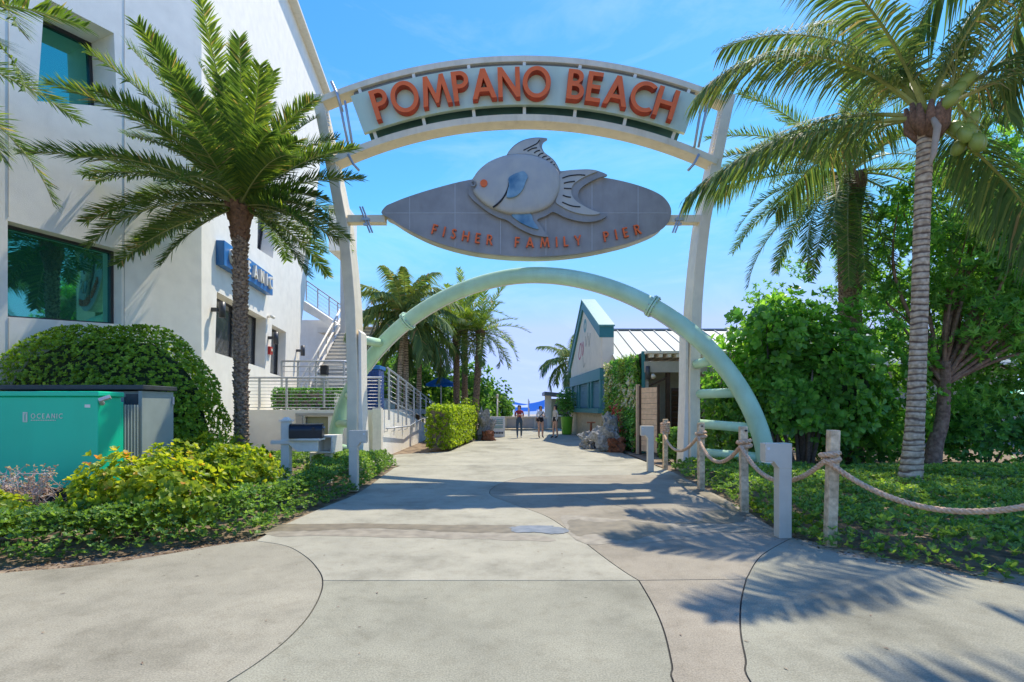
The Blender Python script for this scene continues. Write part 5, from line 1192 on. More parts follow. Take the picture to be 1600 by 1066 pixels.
# ================================================================== PLANTS
def box_hedge(name, o, ux, size, z0, label, cat, material, n, k=5, leaf=(.05, .03), seed=0, rnd=.12, amp=.03, bias=0., group=None):
    """clipped hedge: leaf sprigs over a rounded box; o = near corner at ground, ux = long axis, size = (length, width, height)"""
    rng = np.random.default_rng(seed); ux = np.array(Vector(ux).normalized()); uy = np.array([-ux[1], ux[0], 0.]); L_, W_, H_ = size
    area = np.array([L_*W_, L_*H_, L_*H_, W_*H_, W_*H_]); f = rng.choice(5, n, p=area/area.sum()); a, b = rng.random(n), rng.random(n)
    P_ = np.zeros((n, 3)); N_ = np.zeros((n, 3))
    for i, (fu, fv, fw_, nn) in enumerate([((a, b, 1.), None, None, (0, 0, 1)), ((a, 0., b), None, None, (0, -1, 0)), ((a, 1., b), None, None, (0, 1, 0)), ((0., a, b), None, None, (-1, 0, 0)), ((1., a, b), None, None, (1, 0, 0))]):
        s_ = f == i
        for c in range(3): P_[s_, c] = (fu[c][s_] if isinstance(fu[c], np.ndarray) else fu[c])
        N_[s_] = nn
    q = P_*np.array([L_, W_, H_]); hs_ = np.array([L_, W_, H_])/2; c_ = hs_.copy()
    core = np.clip(q-c_, -(hs_-rnd), hs_-rnd); core[:, 2] = np.maximum(core[:, 2], core[:, 2]); dv = (q-c_)-core; dl = np.linalg.norm(dv, axis=1, keepdims=True); dn_ = np.where(dl > 1e-6, dv/np.maximum(dl, 1e-6), N_)
    q = c_+core+dn_*rnd*(1+rng.normal(0, amp/rnd*.5, (n, 1))-rng.random((n, 1))**2*.8)
    w_ = np.array(o)[None]+q[:, :1]*ux+q[:, 1:2]*uy+np.array([0, 0, 1.])*(q[:, 2:3]+z0); nw = dn_[:, :1]*ux+dn_[:, 1:2]*uy+np.array([0, 0, 1.])*dn_[:, 2:3]
    nw = nz(nw+rng.normal(0, .3, nw.shape)+np.array([0, 0, .25])); p, d, up = rosettes(w_, nw, k, (.4, 1.2), rng); s_ = rng.uniform(.7, 1.25, len(p))
    e = empty(name, (o[0], o[1], z0), label, cat, group)
    leaves('foliage', p, d, up, leaf[0]*s_, leaf[1]*s_, np.repeat(rng.normal(.48+bias, .16, n), k)+rng.normal(0, .1, len(p)), M[material], e, 'oval')
    m = MB(); c0 = Vector(o)+Vector(ux)*(L_/2)+Vector(uy)*(W_/2); Mr_ = Matrix((Vector(ux), Vector(uy), Vector((0, 0, 1)))).transposed()
    m.box((c0.x, c0.y, z0+H_/2-.02), (L_-.25, W_-.25 if W_ > .5 else W_*.5, H_-.22), Mr_); m.build('branches', M['twig'], e)
    return e
def cover(name, poly, per_m2, h, label, material, seed, k=6, leaf=(.05, .026), edge=.22, gap=0., tintfn=None):
    rng = np.random.default_rng(seed); p, d, nf = bed(poly, per_m2, h, rng, edge, seed, gap)
    nrm = np.column_stack([rng.normal(0, .35, (len(p), 2)), np.ones(len(p))]); pp, dd, up = rosettes(p, nrm, k, (.35, 1.3), rng); s_ = rng.uniform(.7, 1.3, len(pp))
    ti = np.repeat(.40+.14*nf+rng.normal(0, .13, len(p)), k)+rng.normal(0, .1, len(pp))
    if tintfn is not None: ti = tintfn(pp, ti, rng)
    return tag(leaves(name, pp, dd, up, leaf[0]*s_, leaf[1]*s_, ti, M[material], None, 'oval'), label, 'ground cover', None, 'stuff')
# left bed
lf = [(x, y+.30-.27*np.clip((x+3.6)/1.2, 0, 1)) for x, y in edgeL] + [(x-.05, y+.04) for x, y in edgeL2[1:]] + [(-2.94, 13.1), (-3.3, 13.5), (-4.5, 13.0), (-4.3, 10.4), (-3.7, 9.0), (-3.5, 7.0), (-4.0, 6.1), (-5.3, 5.9), (-8.5, 5.7)]
cover('ground_cover_left', lf, 640, .47, 'dense low green ground cover along the left edge of the paving', 'lf_cover', 1, 6, (.046, .026), .26)
cover('ground_cover_behind', [(-3.6, 7.0), (-3.8, 9.0), (-4.3, 10.4), (-4.4, 13.5), (-9, 14.5), (-9, 9.6), (-5.0, 9.0), (-4.6, 7.2)], 110, .34, 'patchy green ground cover around the palm and mailbox', 'lf_cover', 2, 6, (.07, .038))
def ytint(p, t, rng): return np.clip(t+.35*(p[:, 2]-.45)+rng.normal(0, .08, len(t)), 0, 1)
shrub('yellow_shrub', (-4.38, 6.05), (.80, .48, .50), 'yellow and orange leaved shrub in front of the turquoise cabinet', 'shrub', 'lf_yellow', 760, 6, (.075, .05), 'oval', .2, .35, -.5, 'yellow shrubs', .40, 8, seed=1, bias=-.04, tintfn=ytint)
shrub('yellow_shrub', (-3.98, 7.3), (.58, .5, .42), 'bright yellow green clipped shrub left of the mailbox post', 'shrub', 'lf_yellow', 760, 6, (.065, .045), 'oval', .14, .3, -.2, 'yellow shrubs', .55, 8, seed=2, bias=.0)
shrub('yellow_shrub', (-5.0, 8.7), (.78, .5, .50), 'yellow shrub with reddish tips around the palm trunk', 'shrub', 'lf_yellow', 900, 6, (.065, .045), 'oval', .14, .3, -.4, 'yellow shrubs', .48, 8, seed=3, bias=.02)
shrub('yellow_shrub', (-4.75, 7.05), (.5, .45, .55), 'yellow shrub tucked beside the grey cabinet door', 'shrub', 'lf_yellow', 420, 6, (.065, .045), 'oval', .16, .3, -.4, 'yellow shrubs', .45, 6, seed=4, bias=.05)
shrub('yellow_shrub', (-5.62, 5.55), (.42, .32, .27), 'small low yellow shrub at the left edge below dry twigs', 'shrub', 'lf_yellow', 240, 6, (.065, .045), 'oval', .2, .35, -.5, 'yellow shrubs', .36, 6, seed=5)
# dry pinkish twig shrub
rg = np.random.default_rng(8); e = empty('dry_shrub', (-5.65, 5.95, 0), 'bare shrub of pale pinkish twigs in front of the turquoise cabinet', 'shrub')
m = MB(); tips = []
for i in range(70):
    a = rg.uniform(0, 6.28); b0 = Vector((-5.7+rg.normal(0, .12), 5.95+rg.normal(0, .08), .25)); b1 = Vector((-5.7+rg.uniform(-.55, .5), 5.95+rg.uniform(-.25, .2), rg.uniform(.45, .84)))
    m.tube([b0, b0.lerp(b1, .5)+Vector(rg.normal(0, .05, 3)), b1], [.008, .006, .003], 4); tips += [b1, b0.lerp(b1, .8)]
    for j in range(3):
        q = b0.lerp(b1, rg.uniform(.5, 1)); r_ = q+Vector(rg.normal(0, .1, 3)); m.tube([q, r_], [.004, .002], 4); tips.append(r_)
m.build('twigs', M['twig_pale'], e)
tp_ = np.array([tuple(t) for t in tips]); pp, dd, up = rosettes(tp_, rg.normal(size=tp_.shape), 3, (.4, 1.4), rg); leaves('dry_leaves', pp, dd, up, .035, .018, rg.random(len(pp)), M['lf_dry'], e, 'oval')
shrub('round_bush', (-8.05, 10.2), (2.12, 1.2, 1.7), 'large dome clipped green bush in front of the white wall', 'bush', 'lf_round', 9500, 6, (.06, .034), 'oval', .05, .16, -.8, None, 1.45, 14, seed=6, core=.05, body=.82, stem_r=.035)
# spiky plant by the palm
rg = np.random.default_rng(12); n = 46; a = rg.uniform(0, 6.28, n); el = rg.uniform(.5, 1.4, n); d = np.column_stack([np.cos(a)*np.cos(el), np.sin(a)*np.cos(el), np.sin(el)])
e = empty('spiky_plant', (-5.75, 10.1, 0), 'spiky strap leaved plant between round bush and palm trunk', 'plant')
leaves('foliage', np.tile([[-5.75, 10.1, .3]], (n, 1)), d, np.tile([[0, 0, 1.]], (n, 1))+rg.normal(0, .1, (n, 3)), rg.uniform(.6, .95, n), .05, rg.normal(.6, .2, n), M['lf_round'], e, 'lance', .2, .2)
box_hedge('clipped_hedge', (-8.0, 17.0, 0), (1, 0, 0), (2.5, .7, .72), 1.42, 'dark clipped hedge behind the terrace railing', 'hedge', 'lf_dark', 1500, 5, (.06, .035), 3)
box_hedge('clipped_hedge', (-2.12, 17.4, 0), (.073, 1, 0), (6.3, .82, 1.48), .06, 'lime green clipped hedge beside the path', 'hedge', 'lf_lime', 3600, 6, (.085, .05), 4, .18, .06)
shrub('green_shrub', (-2.3, 24.3), (.7, .8, .7), 'loose lime green shrub at the far end of the clipped hedge', 'shrub', 'lf_lime', 500, 6, (.1, .06), zc=1.0, seed=9, amp=.2)
# background sea grapes, left
for i, (x, y, r_, zc, lab) in enumerate([(-5.6, 31, (2.4, 1.5, 2.3), 2.4, 'broad leaved sea grape bush behind the blue parasol'), (-3.2, 33.5, (2.0, 1.6, 2.2), 1.9, 'sea grape bush behind the three slim palms'), (-1.75, 36, (1.65, 1.5, 1.75), 1.35, 'dark sea grape bush at the end of the path'), (-8.8, 33, (2.6, 1.5, 3.2), 2.6, 'sea grape bush behind the outside stairs'), (-7.0, 29.5, (1.6, 1.2, 2.0), 2.3, 'sea grape bush above the upper ramp railing')]):
    shrub('sea_grape_bush', (x, y), r_, lab, 'bush', 'lf_grape', 1700, 5, (.17, .14), 'oval', .16, .3, -.6, 'sea grape bushes', zc, 8, seed=20+i, stem_r=.04)
rg = np.random.default_rng(91); n = 900; tt = rg.uniform(-.05, 1, n); ii = (tt*(len(edgeL)-1)).clip(0, len(edgeL)-1).astype(int); eL = np.array(edgeL)[ii]
pos = np.column_stack([eL[:, 0]+rg.normal(0, .15, n), eL[:, 1]+rg.uniform(.05, .45, n), np.full(n, -.012)]); eR = np.array(edgeR2)[rg.integers(0, len(edgeR2), 700)]
pos = np.concatenate([pos, np.column_stack([eR[:, 0]+rg.normal(0, .2, 700), eR[:, 1]+rg.uniform(.04, .6, 700), np.full(700, -.004)])]); a = rg.uniform(0, 6.28, len(pos))
tag(leaves('leaf_mulch', pos, np.column_stack([np.cos(a), np.sin(a), rg.normal(.1, .12, len(pos))]), np.tile([[0, 0, 1.]], (len(pos), 1))+rg.normal(0, .25, (len(pos), 3)), rg.uniform(.02, .055, len(pos)), rg.uniform(.01, .025, len(pos)), rg.random(len(pos)), M['lf_mulch'], None, 'oval'), 'dry brown leaf mulch along the planting bed edges', 'mulch', None, 'stuff')
# right bed
rb_ = [(x+.03, y) for x, y in edgeR[1:]] + [(x+.02, y+.14+.10*math.sin(i*1.3)) for i, (x, y) in enumerate(edgeR2[1:])] + [(9.5, 3.2), (12.5, 8.5), (12, 11.0), (8.0, 11.2), (6.0, 11.4), (4.6, 12.6), (3.95, 12.8)]
def rt(p, t, rng): return np.clip(t+.22*(np.sin(p[:, 0]*1.1+p[:, 1]*.9) > .3)*rng.random(len(t))+.30*(p[:, 1] > 9.2)*(p[:, 0] > 8)*rng.random(len(t)), 0, 1)
cover('ground_cover_right', rb_, 270, .30, 'leafy green ground cover under the rope fence and coconut palm', 'lf_cover', 3, 6, (.058, .030), .3, .25, rt)
cover('weeds', [(3.3, 5.9), (3.5, 5.3), (5.6, 4.55), (8, 3.9), (8, 4.6), (5, 5.5)], 60, .12, 'low weeds on the sandy verge at the right', 'lf_cover', 5, 5, (.05, .012), .1)
cover('weeds_by_post', [(3.35, 6.3), (3.3, 7.6), (3.7, 7.6), (3.9, 6.0), (3.5, 5.7)], 260, .12, 'mossy weeds between the near rope posts', 'lf_lime', 6, 5, (.05, .02), .1)
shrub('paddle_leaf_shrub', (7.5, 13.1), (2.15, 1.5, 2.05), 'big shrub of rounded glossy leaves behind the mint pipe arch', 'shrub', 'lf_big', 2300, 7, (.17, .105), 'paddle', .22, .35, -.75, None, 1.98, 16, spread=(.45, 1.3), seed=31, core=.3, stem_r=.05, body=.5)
shrub('paddle_leaf_shrub', (6.75, 13.0), (.85, .8, .95), 'upper tip of rounded glossy leaves against the roof', 'shrub', 'lf_big', 300, 7, (.17, .105), 'paddle', .3, .5, -.9, None, 3.5, 5, spread=(.45, 1.3), seed=36, core=.3, stem_r=.03)
shrub('green_shrub', (6.15, 13.9), (.95, .8, 1.25), 'yellow green shrub behind the mint rungs', 'shrub', 'lf_grape', 800, 6, (.13, .08), 'paddle', .2, .35, -.8, None, 1.1, 8, seed=32)
shrub('green_shrub', (4.5, 14.1), (.36, .35, .48), 'small bright shrub beside the farthest rope post', 'shrub', 'lf_grape', 420, 6, (.10, .06), 'oval', .15, .35, -.8, None, .5, 6, seed=33)
for i, (x, y, r_, zc, lab) in enumerate([(9.6, 14.4, (1.7, 1.0, .95), .85, 'dark shrub in the shade left of the coconut trunk'), (12.6, 13.6, (1.9, 1.0, 1.0), .92, 'dark hedge shrub right of the red trunk'), (15.6, 13.4, (2.0, 1.0, 1.1), 1.0, 'dark hedge shrub at the right edge')]):
    shrub('shade_shrub', (x, y), r_, lab, 'shrub', 'lf_dark', 1100, 6, (.14, .07), 'oval', .16, .35, -.8, 'shady shrubs', zc, 10, seed=40+i)
def tree(name, label, base, top, r0, clumps, per, leaf, material, seed, shape='lance', k=7, cr=.55, bark='treebark', group=None, bias=.0):
    """trunk and limbs reaching into leaf clumps spread through the crown"""
    rng = np.random.default_rng(seed); e = empty(name, (base[0], base[1], 0), label, 'tree', group); base, top = Vector(base), Vector(top)
    mid = base.lerp(top, .5)+Vector((.1, 0, 0)); m = MB(); m.tube(catmull([base, base.lerp(mid, .5)+Vector((-.05, 0, 0)), mid, top], 6), list(np.linspace(r0*1.15, r0*.7, 19)), 10); m.build('trunk', M[bark], e, True)
    P_ = []; m = MB(); 
    for c in clumps:
        cc = Vector(c[:3]); s = top.lerp(base, rng.uniform(0, .3)); md = s.lerp(cc, .5)+Vector(rng.normal(0, .2, 3)); L_ = (cc-s).length
        if len(P_) % 4 == 0: m.tube(catmull([s, md, cc], 5), list(np.linspace(r0*.34, .012, 11)), 6)
        n = int(per*(c[3]/cr)**2); d = nz(rng.normal(size=(n, 3))); r_ = c[3]*rng.random(n)**.45; P_.append(np.array(cc)[None]+d*r_[:, None]*np.array([1.15, 1.15, .75]))
    m.build('limbs', M[bark], e, True)
    p = np.concatenate(P_); nr_ = nz(rng.normal(size=p.shape)+np.array([0, 0, .7])); pp, dd, up = rosettes(p, nr_, k, (.5, 1.35), rng); s_ = rng.uniform(.7, 1.25, len(pp))
    leaves('crown', pp, dd, up, leaf[0]*s_, leaf[1]*s_, np.repeat(rng.normal(.45+bias, .2, len(p)), k)+rng.normal(0, .1, len(pp)), M[material], e, shape)
    return e
def clumps(n, c, r, seed, sz=(.4, .75), zmin=-.9):
    rng = np.random.default_rng(seed); out = []
    while len(out) < n:
        d = rng.normal(size=3); d /= np.linalg.norm(d); q = d*rng.random()**.4
        if q[2] < zmin: continue
        out.append((c[0]+q[0]*r[0], c[1]+q[1]*r[1], c[2]+q[2]*r[2], rng.uniform(*sz)))
    return out
tree('leafy_tree', 'leafy tree with leaning red brown trunk right of the coconut palm', (10.0, 12.2, -.05), (10.4, 12.3, 2.6), .17, clumps(160, (12.1, 13.2, 4.6), (2.85, 2.0, 3.8), 1, (.45, .75)), 34, (.17, .05), 'lf_tree', 61, 'lance', 8)
tree('leafy_tree', 'leafy tree behind the trunk of the rear date palm', (12.0, 19.6, -.05), (12.1, 19.6, 3.0), .15, clumps(60, (12.2, 19.8, 5.0), (3.0, 1.8, 2.6), 2, (.5, .8)), 26, (.15, .055), 'lf_tree', 62, 'lance', 7, bias=-.08)
tree('leafy_tree', 'leafy tree at the right edge above the dark hedge', (14.6, 13.8, -.05), (14.4, 13.8, 2.8), .18, clumps(70, (14.4, 13.8, 4.7), (2.6, 2.0, 3.2), 3, (.45, .8)), 32, (.16, .055), 'lf_tree', 63, 'lance', 7, bias=.05)
m = MB()
# ------------------------------------------------------------------ far right service corner
ac = empty('air_conditioner', (13.55, 17.4, 0), 'white outdoor air conditioner unit behind the coconut trunk', 'air conditioner')
m = MB(); m.b2(13.2, 14.0, 17.2, 17.6, 1.1, 1.75); m.build('casing', M['white_paint'], ac, bev=.01)
m = MB(); m.plate([arc(13.45, 1.42, .24, .24, 0, 350, 24), arc(13.45, 1.42, .20, .20, 0, 350, 24)], .02, lambda u, v, d: (u, 17.17+d, v)); m.plate([arc(13.45, 1.42, .07, .07, 0, 345, 14)], .02, lambda u, v, d: (u, 17.17+d, v)); m.build('fan_guard', M['cab_dark'], ac)
m = MB(); m.b2(13.3, 13.9, 17.25, 17.55, 0, 1.1); m.build('stand', M['grey_wall'], ac)
sh = empty('service_shelf', (12.4, 17.3, 0), 'white shelf carrying blue water jugs behind the shrubs', 'shelf')
m = MB(); m.b2(11.3, 13.15, 17.05, 17.6, 1.0, 1.1); m.build('shelf_top', M['white_paint'], sh)
for x in (11.4, 13.0): m = MB(); m.b2(x, x+.08, 17.2, 17.3, 0, 1.0); m.build('leg', M['white_paint'], sh)
for i in range(4):
    j = empty('water_jug', (12.42+.2*i, 17.2, 1.1), ['leftmost blue water jug on the white shelf behind the shrubs', 'second blue water jug from the left on the white shelf', 'third blue water jug from the left on the white shelf', 'blue water jug nearest the air conditioner on the white shelf'][i], 'jug', 'blue water jugs'); m = MB(); m.lathe([(.09, 0), (.095, .02), (.095, .3), (.09, .34), (.035, .42), (.035, .47)], (12.42+.2*i, 17.2, 1.1), 14); m.build('bottle', M['blue_sign'], j, True); m = MB(); m.cyl((12.42+.2*i, 17.2, 1.571), (12.42+.2*i, 17.2, 1.60), .04, 10); m.build('cap', M['white_paint'], j)
def parasol(x, y, z, r_, drop, label, mk, n=8, vent=True):
    e = empty('parasol', (x, y, 0), label, 'parasol', 'parasols'); m = MB(); m.cyl((x, y, 0), (x, y, z), .03, 8); m.build('pole', M['steel'], e)
    m = MB(); vs = [(x, y, z)]+[(x+r_*math.cos(2*PI*k/n), y+r_*math.sin(2*PI*k/n), z-drop) for k in range(n)]+[(x+r_*math.cos(2*PI*k/n), y+r_*math.sin(2*PI*k/n), z-drop-.14) for k in range(n)]
    m.add(vs, [(0, 1+k, 1+(k+1) % n) for k in range(n)]+[(1+k, 1+n+k, 1+n+(k+1) % n, 1+(k+1) % n) for k in range(n)]); m.build('canopy', M[mk], e)
    m = MB()
    for k in range(n): m.tube([(x, y, z-.03), (x+r_*.98*math.cos(2*PI*k/n), y+r_*.98*math.sin(2*PI*k/n), z-drop-.04)], .012, 5)
    m.build('ribs', M['steel'], e)
parasol(-3.95, 28.5, 3.25, .85, .42, 'blue parasol among the palms behind the ramp railing', 'blue_cloth')
parasol(17.9, 17.6, 2.3, .95, .4, 'turquoise parasol glimpsed through the trees at the right edge', 'teal')
# ------------------------------------------------------------------ rocks
def rock(parent, c, r_, seed, mk='coral', name='rock', sub=3, amp=.22, rz=0):
    rng = np.random.default_rng(seed); bm = bmesh.new(); bmesh.ops.create_icosphere(bm, subdivisions=sub, radius=1)
    V = np.array([v.co[:] for v in bm.verts]); V = np.sign(V)*np.abs(V)**.62
    R = lumpy(nz(V), rng, amp, 9)*lumpy(nz(V)*3, rng, amp*.5, 9); V = V*R[:, None]*np.array(r_)
    ca, sa = math.cos(rz), math.sin(rz)
    for v, q in zip(bm.verts, V): v.co = (c[0]+q[0]*ca-q[1]*sa, c[1]+q[0]*sa+q[1]*ca, max(-.03, c[2]+q[2]))
    me = bpy.data.meshes.new(name); bm.to_mesh(me); bm.free(); return mobj(name, me, M[mk], parent)
rk = empty('coral_rock_bench', (3.1, 18, 0), 'grey coral rock bench with tall pierced back by the flower wall', 'rock')
rock(rk, (2.95, 19.2, .28), (.38, .45, .32), 1, name='seat_rock'); rock(rk, (3.25, 17.6, .42), (.42, .38, .45), 2, name='front_rock'); rock(rk, (3.5, 18.2, .72), (.27, .30, .55), 3, name='back_rock'); rock(rk, (3.48, 17.25, .22), (.30, .22, .24), 4, 'rust', 'rusty_foot'); rock(rk, (2.75, 18.6, .15), (.2, .2, .2), 6, name='small_rock')
vl = empty('iron_valve', (2.95, 19.1, .58), 'small dark iron valve standing on the coral rock bench', 'valve')
m = MB(); m.cyl((2.95, 19.1, .55), (2.95, 19.1, .92), .06, 10, .035); m.build('stem', M['rust'], vl); m = MB(); m.tube([(2.95+.15*math.cos(a), 19.1+.15*math.sin(a), .95) for a in np.linspace(0, 2*PI, 17)], .022, 6); m.b2(2.80, 3.10, 19.08, 19.12, .92, .96); m.build('hand_wheel', M['rust'], vl)
rk = empty('coral_rock', (-1.25, 23.6, 0), 'pierced coral rock with rusty foot beside the white board sign', 'rock')
rock(rk, (-1.28, 23.6, .62), (.28, .24, .58), 11, amp=.3, name='tall_rock'); rock(rk, (-1.0, 23.7, .5), (.16, .2, .5), 12, amp=.3, name='side_rock'); rock(rk, (-1.1, 23.2, .2), (.25, .18, .24), 13, 'rust', 'rusty_foot')
# ------------------------------------------------------------------ sandwich board, lamp post
sw = empty('board_sign', (-.72, 25.9, 0), 'white folding board sign with faint teal lines near the walkers', 'sign')
m = MB(); m.plate([[(-1.08, .02), (-.36, .02), (-.36, 1.05), (-1.08, 1.05)]], .04, lambda u, v, d: (u, 25.7+d+.22*v, v)); m.build('front_panel', M['white_paint'], sw, bev=.01)
m = MB(); m.plate([[(-1.08, .02), (-.36, .02), (-.36, 1.05), (-1.08, 1.05)]], .04, lambda u, v, d: (u, 26.2+d-.22*v, v)); m.build('rear_panel', M['white_paint'], sw)
for z in (.86, .76, .68, .55, .47): m = MB(); m.b2(-1.0+.05*(z < .7), -.46, 25.68+.22*z, 25.695+.22*z, z, z+.035); m.build('printed_line', M['teal_roof'], sw)
for k in range(7): m = MB(); m.b2(-.98+k*.08, -.98+k*.08+.055, 25.68+.22*.22, 25.695+.22*.22, .18, .28); m.build('printed_letter', M['frame'], sw)
lp = empty('lamp_post', (-.88, 30.5, 0), 'slim white lamp post with small camera head by the sea grape', 'lamp post')
m = MB(); m.cyl((-.88, 30.5, 0), (-.88, 30.5, 2.1), .05, 10); m.build('pole', M['white_paint'], lp, True); m = MB(); m.cyl((-.88, 30.5, 2.1), (-.88, 30.5, 2.3), .08, 10, .07); m.build('lamp_head', M['white_paint'], lp, True); m = MB(); m.bar((-.88, 30.5, 1.88), (-.72, 30.4, 1.84), .05, .05); m.build('camera_arm', M['white_paint'], lp)
# ------------------------------------------------------------------ planter
pl = empty('planter', (3.05, 28.5, 0), 'tall lime green planter with a bushy plant beside the gabled building', 'planter')
m = MB(); m.lathe([(.24, 0), (.27, .05), (.34, .98), (.36, 1.0), (.32, 1.0), (.30, .9)], (3.05, 28.5, 0), 20); m.build('pot', M['lime'], pl, True)
rg = np.random.default_rng(77); d = nz(rg.normal(size=(420, 3))); pos = np.array([3.05, 28.5, 1.75])+d*(rg.random(420)**.4)[:, None]*np.array([.6, .5, .8]); pp, dd, up = rosettes(pos, d+np.array([0, 0, .4]), 6, (.4, 1.3), rg)
leaves('plant_foliage', pp, dd, up, .11, .045, rg.normal(.4, .2, len(pp)), M['lf_dark'], pl, 'oval')
m = MB(); m.cyl((3.05, 28.5, .9), (3.05, 28.5, 1.8), .03, 6); m.build('plant_stem', M['twig'], pl)
# ------------------------------------------------------------------ far end: kiosk, low wall, shade sails
ki = empty('kiosk', (3.1, 38, 0), 'small flat roofed olive kiosk with slate fascia at the end of the path', 'kiosk')
m = MB(); m.b2(2.9, 5.2, 37.5, 40, 0, 2.15); m.build('wall', M['olive'], ki); m = MB(); m.plate([[(2.35, 2.42), (5.6, 2.14), (5.6, 2.36), (2.35, 2.66)]], 3.2, lambda u, v, d: (u, 37+d, v)); m.build('roof_slab', M['slate'], ki)
m = MB(); m.b2(2.42, 2.9, 37.7, 37.9, 0, 2.35); m.build('white_pier', M['white_paint'], ki); m = MB(); m.b2(3.2, 4.2, 37.46, 37.5, .95, 1.7); m.build('hatch', M['glass_dark'], ki); m = MB(); m.b2(3.05, 4.4, 37.2, 37.499, .85, .93); m.build('counter', M['white_paint'], ki)
rs = empty('rooftop_sign', (3.55, 31.0, 2.1), 'small blue square sign high beside the gabled building', 'sign')
m = MB(); m.b2(3.25, 3.75, 31.0, 31.15, 2.35, 2.75); m.build('sign_face', M['blue_siding'], rs, bev=.01); m = MB(); m.cyl((3.5, 31.08, 0), (3.5, 31.08, 2.35), .04, 8); m.build('sign_pole', M['steel'], rs); m = MB(); m.b2(3.36, 3.46, 30.98, 30.999, 2.43, 2.67); m.b2(3.54, 3.64, 30.98, 30.999, 2.43, 2.67); m.build('sign_mark', M['white_paint'], rs)
lw = empty('low_wall', (.8, 35, 0), 'low beige wall with grey panels closing the end of the path', 'wall')
m = MB(); m.b2(-.6, 2.4, 35.0, 35.4, 0, .82); m.build('wall_body', M['cream'], lw, bev=.02); m = MB(); m.b2(-.7, 2.5, 34.92, 35.5, .823, .9); m.build('coping', M['cream'], lw)
for x in (-.35, .75, 1.65): m = MB(); m.b2(x, x+.75, 34.94, 34.999, .12, .74); m.build('panel', M['grey_wall'], lw)
m = MB(); m.b2(-1.0, 2.8, 33.6, 34.6, 0, .1); m.build('step', M['stone'], lw)
for i, (x0, x1, y, za, zb, zc_, lab) in enumerate([(0.0, 1.75, 52, 2.15, 1.85, 2.1, 'left blue shade sail beyond the low wall'), (1.6, 3.3, 50, 1.9, 2.3, 1.6, 'right blue shade sail beyond the low wall'), (.3, 2.9, 58, 1.55, 1.6, 1.35, 'lower blue shade sail behind the other sails')]):
    e = empty('shade_sail', (x0, y, 0), lab, 'shade sail', 'blue shade sails'); m = MB(); vs = []; fs = []; N = 10
    for a in range(N+1):
        for b in range(N+1):
            u, v = a/N, b/N; sag = .35*(u*(1-u)*4)*(.4+.6*v*(1-v)*4); vs.append((x0+(x1-x0)*u, y+2.5*v, (za*(1-u)+zb*u)*(1-v)+(zc_-.25)*v-sag*.45))
    for a in range(N):
        for b in range(N): o = a*(N+1)+b; fs.append((o, o+1, o+N+2, o+N+1))
    m.add(vs, fs); m.build('cloth', M['sail'], e, True)
    for x in (x0, x1): m = MB(); m.cyl((x, y, -.1), (x, y, max(za, zb)+.05), .05, 8); m.build('pole', M['white_paint'], e)
# ------------------------------------------------------------------ people
def person(label, loc, rz, joints, edges, regions, mats, hair, extra=None):
    """one skinned body; faces take the material of the nearest named bone"""
    e = empty('person', loc, label, 'person', None, rz); names = list(joints); me = bpy.data.meshes.new('body_cage')
    me.from_pydata([joints[n][0] for n in names], [(names.index(a), names.index(b)) for a, b in edges], [])
    o = bpy.data.objects.new('body_cage', me); COL.objects.link(o); sk = o.modifiers.new('skin', 'SKIN'); sk.use_smooth_shade = True
    for i, n in enumerate(names):
        r_ = joints[n][1]; me.skin_vertices[0].data[i].radius = r_ if isinstance(r_, tuple) else (r_, r_); me.skin_vertices[0].data[i].use_root = (n == 'pelvis')
    ss = o.modifiers.new('sub', 'SUBSURF'); ss.levels = ss.render_levels = 2
    dg = bpy.context.evaluated_depsgraph_get(); nm = bpy.data.meshes.new_from_object(o.evaluated_get(dg)); bpy.data.objects.remove(o)
    nm.materials.clear()
    mk = list(dict.fromkeys(mats[r] for r in mats)); [nm.materials.append(M[q]) for q in mk]
    for p in nm.polygons:
        best, bd = None, 9
        for (a, b), reg in regions.items():
            A, B = Vector(joints[a][0]), Vector(joints[b][0]); t = max(0, min(1, (p.center-A).dot(B-A)/max(1e-6, (B-A).length_squared))); d = (A.lerp(B, t)-p.center).length
            if d < bd: bd, best = d, reg
        p.material_index = mk.index(mats[best])
    mobj('body', nm, None, e, False)
    for nme, mesh, mt in hair: mobj(nme, mesh, M[mt], e, False)
    return e
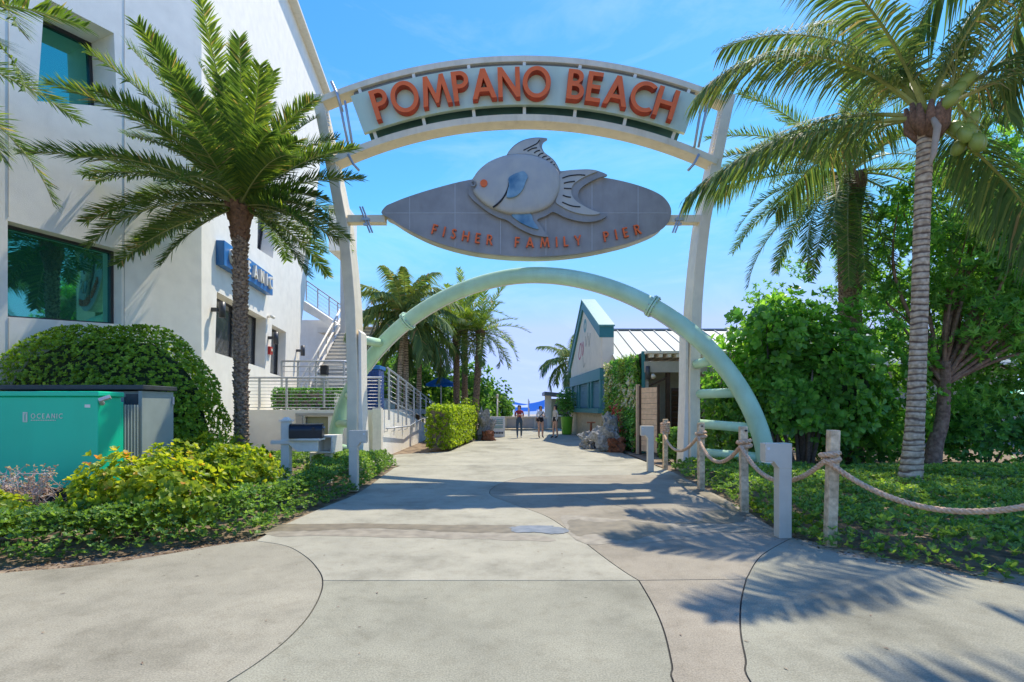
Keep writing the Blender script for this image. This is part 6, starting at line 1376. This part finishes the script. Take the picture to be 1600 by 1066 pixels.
def body_joints(step=0., arms='down', face=1, h=1.62):
    s = h/1.62
    J = {'pelvis': ((0, 0, .90), (.135, .10)), 'waist': ((0, 0, 1.05), (.115, .085)), 'chest': ((0, 0, 1.24), (.14, .10)), 'neck': ((0, 0, 1.37), .05), 'chin': ((0, -.012, 1.445), (.058, .068)), 'head': ((0, 0, 1.53), (.074, .088)), 'crown': ((0, .005, 1.585), (.055, .065)), 'nose': ((0, -.085, 1.492), .012)}
    for sd, sx in (('L', -1), ('R', 1)):
        st = step*sx
        J['hip'+sd] = ((sx*.09, 0, .84), .092); J['knee'+sd] = ((sx*.10, st*.5-.02, .47), .056); J['ankle'+sd] = ((sx*.095, st, .085), .038); J['toe'+sd] = ((sx*.10, st-.15, .035), (.035, .028)); J['calf'+sd] = ((sx*.10, st*.75+.01, .33), .056)
        J['sh'+sd] = ((sx*.165, 0, 1.315), .052)
        if arms == 'down' or (arms == 'mixed' and sd == 'L'): J['el'+sd] = ((sx*.225, .02, 1.07), .036); J['wr'+sd] = ((sx*.22, -.06, .86), .024); J['ha'+sd] = ((sx*.21, -.08, .78), (.018, .034))
        elif arms == 'mixed': J['el'+sd] = ((sx*.23, .03, 1.08), .036); J['wr'+sd] = ((sx*.10, -.17, 1.12), .024); J['ha'+sd] = ((sx*.03, -.20, 1.15), (.02, .034))
        else: J['el'+sd] = ((sx*.205, -.01, 1.08), .036); J['wr'+sd] = ((sx*.06, -.20, 1.13), .024); J['ha'+sd] = ((sx*-.03, -.22, 1.16), (.02, .034))
    J = {k: (tuple(c*s for c in p), (tuple(q*s for q in r) if isinstance(r, tuple) else r*s)) for k, (p, r) in J.items()}
    E_ = [('pelvis', 'waist'), ('waist', 'chest'), ('chest', 'neck'), ('neck', 'chin'), ('chin', 'head'), ('head', 'crown'), ('chin', 'nose')]
    for sd in 'LR': E_ += [('pelvis', 'hip'+sd), ('hip'+sd, 'knee'+sd), ('knee'+sd, 'calf'+sd), ('calf'+sd, 'ankle'+sd), ('ankle'+sd, 'toe'+sd), ('chest', 'sh'+sd), ('sh'+sd, 'el'+sd), ('el'+sd, 'wr'+sd), ('wr'+sd, 'ha'+sd)]
    return J, E_
def regions_for(E_):
    R = {}
    for a, b in E_:
        k = a+b
        if 'ha' in b and 'wr' in a: r = 'hand'
        elif b.startswith('wr'): r = 'forearm'
        elif b.startswith('el'): r = 'upperarm'
        elif b.startswith('toe'): r = 'shoe'
        elif b.startswith('ankle') or b.startswith('calf'): r = 'calf'
        elif b.startswith('knee'): r = 'thigh'
        elif b.startswith('hip') or k == 'pelviswaist': r = 'hips'
        elif b.startswith('sh') or b in ('chest', ): r = 'torso'
        elif b == 'neck': r = 'torso'
        else: r = 'head'
        R[(a, b)] = r
    return R
def hair_mesh(h=1.62, ln=.2, back=1, cap=False):
    s = h/1.62; m = MB(); prof = []
    bm = bmesh.new(); bmesh.ops.create_icosphere(bm, subdivisions=3, radius=1)
    for v in bm.verts:
        x, y, z = v.co
        if y < -.25 and z < .45: v.co = (x*.088*s, (-.02+y*.05)*s, (1.55+max(z, .2)*.075)*s); continue
        zz = z*.085 if z > 0 else z*(ln if y > -.1 or abs(x) > .6 else .08)
        v.co = (x*.092*s, (.012+y*.098)*s, (1.545+zz)*s)
    me = bpy.data.meshes.new('hair'); bm.to_mesh(me); bm.free(); me.polygons.foreach_set('use_smooth', [True]*len(me.polygons)); return me
M['maroon'] = mat('maroon_shirt', (.34, .035, .045), .85, .15, 12); M['navy'] = mat('navy_leggings', (.05, .085, .12), .8, .15, 12)
M['white_top'] = mat('white_top', (.78, .76, .74), .85, .08, 12); M['black_cloth'] = mat('black_shorts', (.015, .015, .02), .85, .2, 12); M['beige_top'] = mat('beige_jacket', (.70, .62, .50), .85, .08, 12); M['shoe'] = mat('pale_shoe', (.45, .43, .40), .7, .1, 12)
J, E_ = body_joints(.12, 'front'); R_ = regions_for(E_)
person('walking person in a maroon shirt and dark leggings, hands together', (.36, 25.2, 0), .0, J, E_, R_, dict(head='skin', hand='skin', forearm='skin', upperarm='maroon', torso='maroon', hips='navy', thigh='navy', calf='navy', shoe='shoe'), [('hair', hair_mesh(1.62, .26), 'hair')])
def strap_mesh(h=1.6):
    m = MB(); m.tube([(.13, -.08, 1.34), (.04, -.125, 1.2), (-.07, -.12, 1.08), (-.15, -.08, .98), (-.17, .02, .93)], .014, 6); m.box((-.20, -.02, .90), (.07, .16, .14)); return m.mesh('bag')
J, E_ = body_joints(.0, 'mixed', h=1.58)
person('person in a white top and black shorts with a dark shoulder bag', (1.42, 25.3, 0), .25, J, E_, R_, dict(head='skin', hand='skin', forearm='skin', upperarm='white_top', torso='white_top', hips='black_cloth', thigh='skin', calf='skin', shoe='black_cloth'), [('hair', hair_mesh(1.58, .16), 'hair'), ('shoulder_bag', strap_mesh(), 'black')])
J, E_ = body_joints(.06, 'down', h=1.62)
person('person in a beige jacket and black shorts turned towards the others', (2.12, 25.1, 0), -1.15, J, E_, R_, dict(head='skin', hand='skin', forearm='beige_top', upperarm='beige_top', torso='beige_top', hips='black_cloth', thigh='skin', calf='skin', shoe='black_cloth'), [('hair', hair_mesh(1.62, .30), 'hair')])
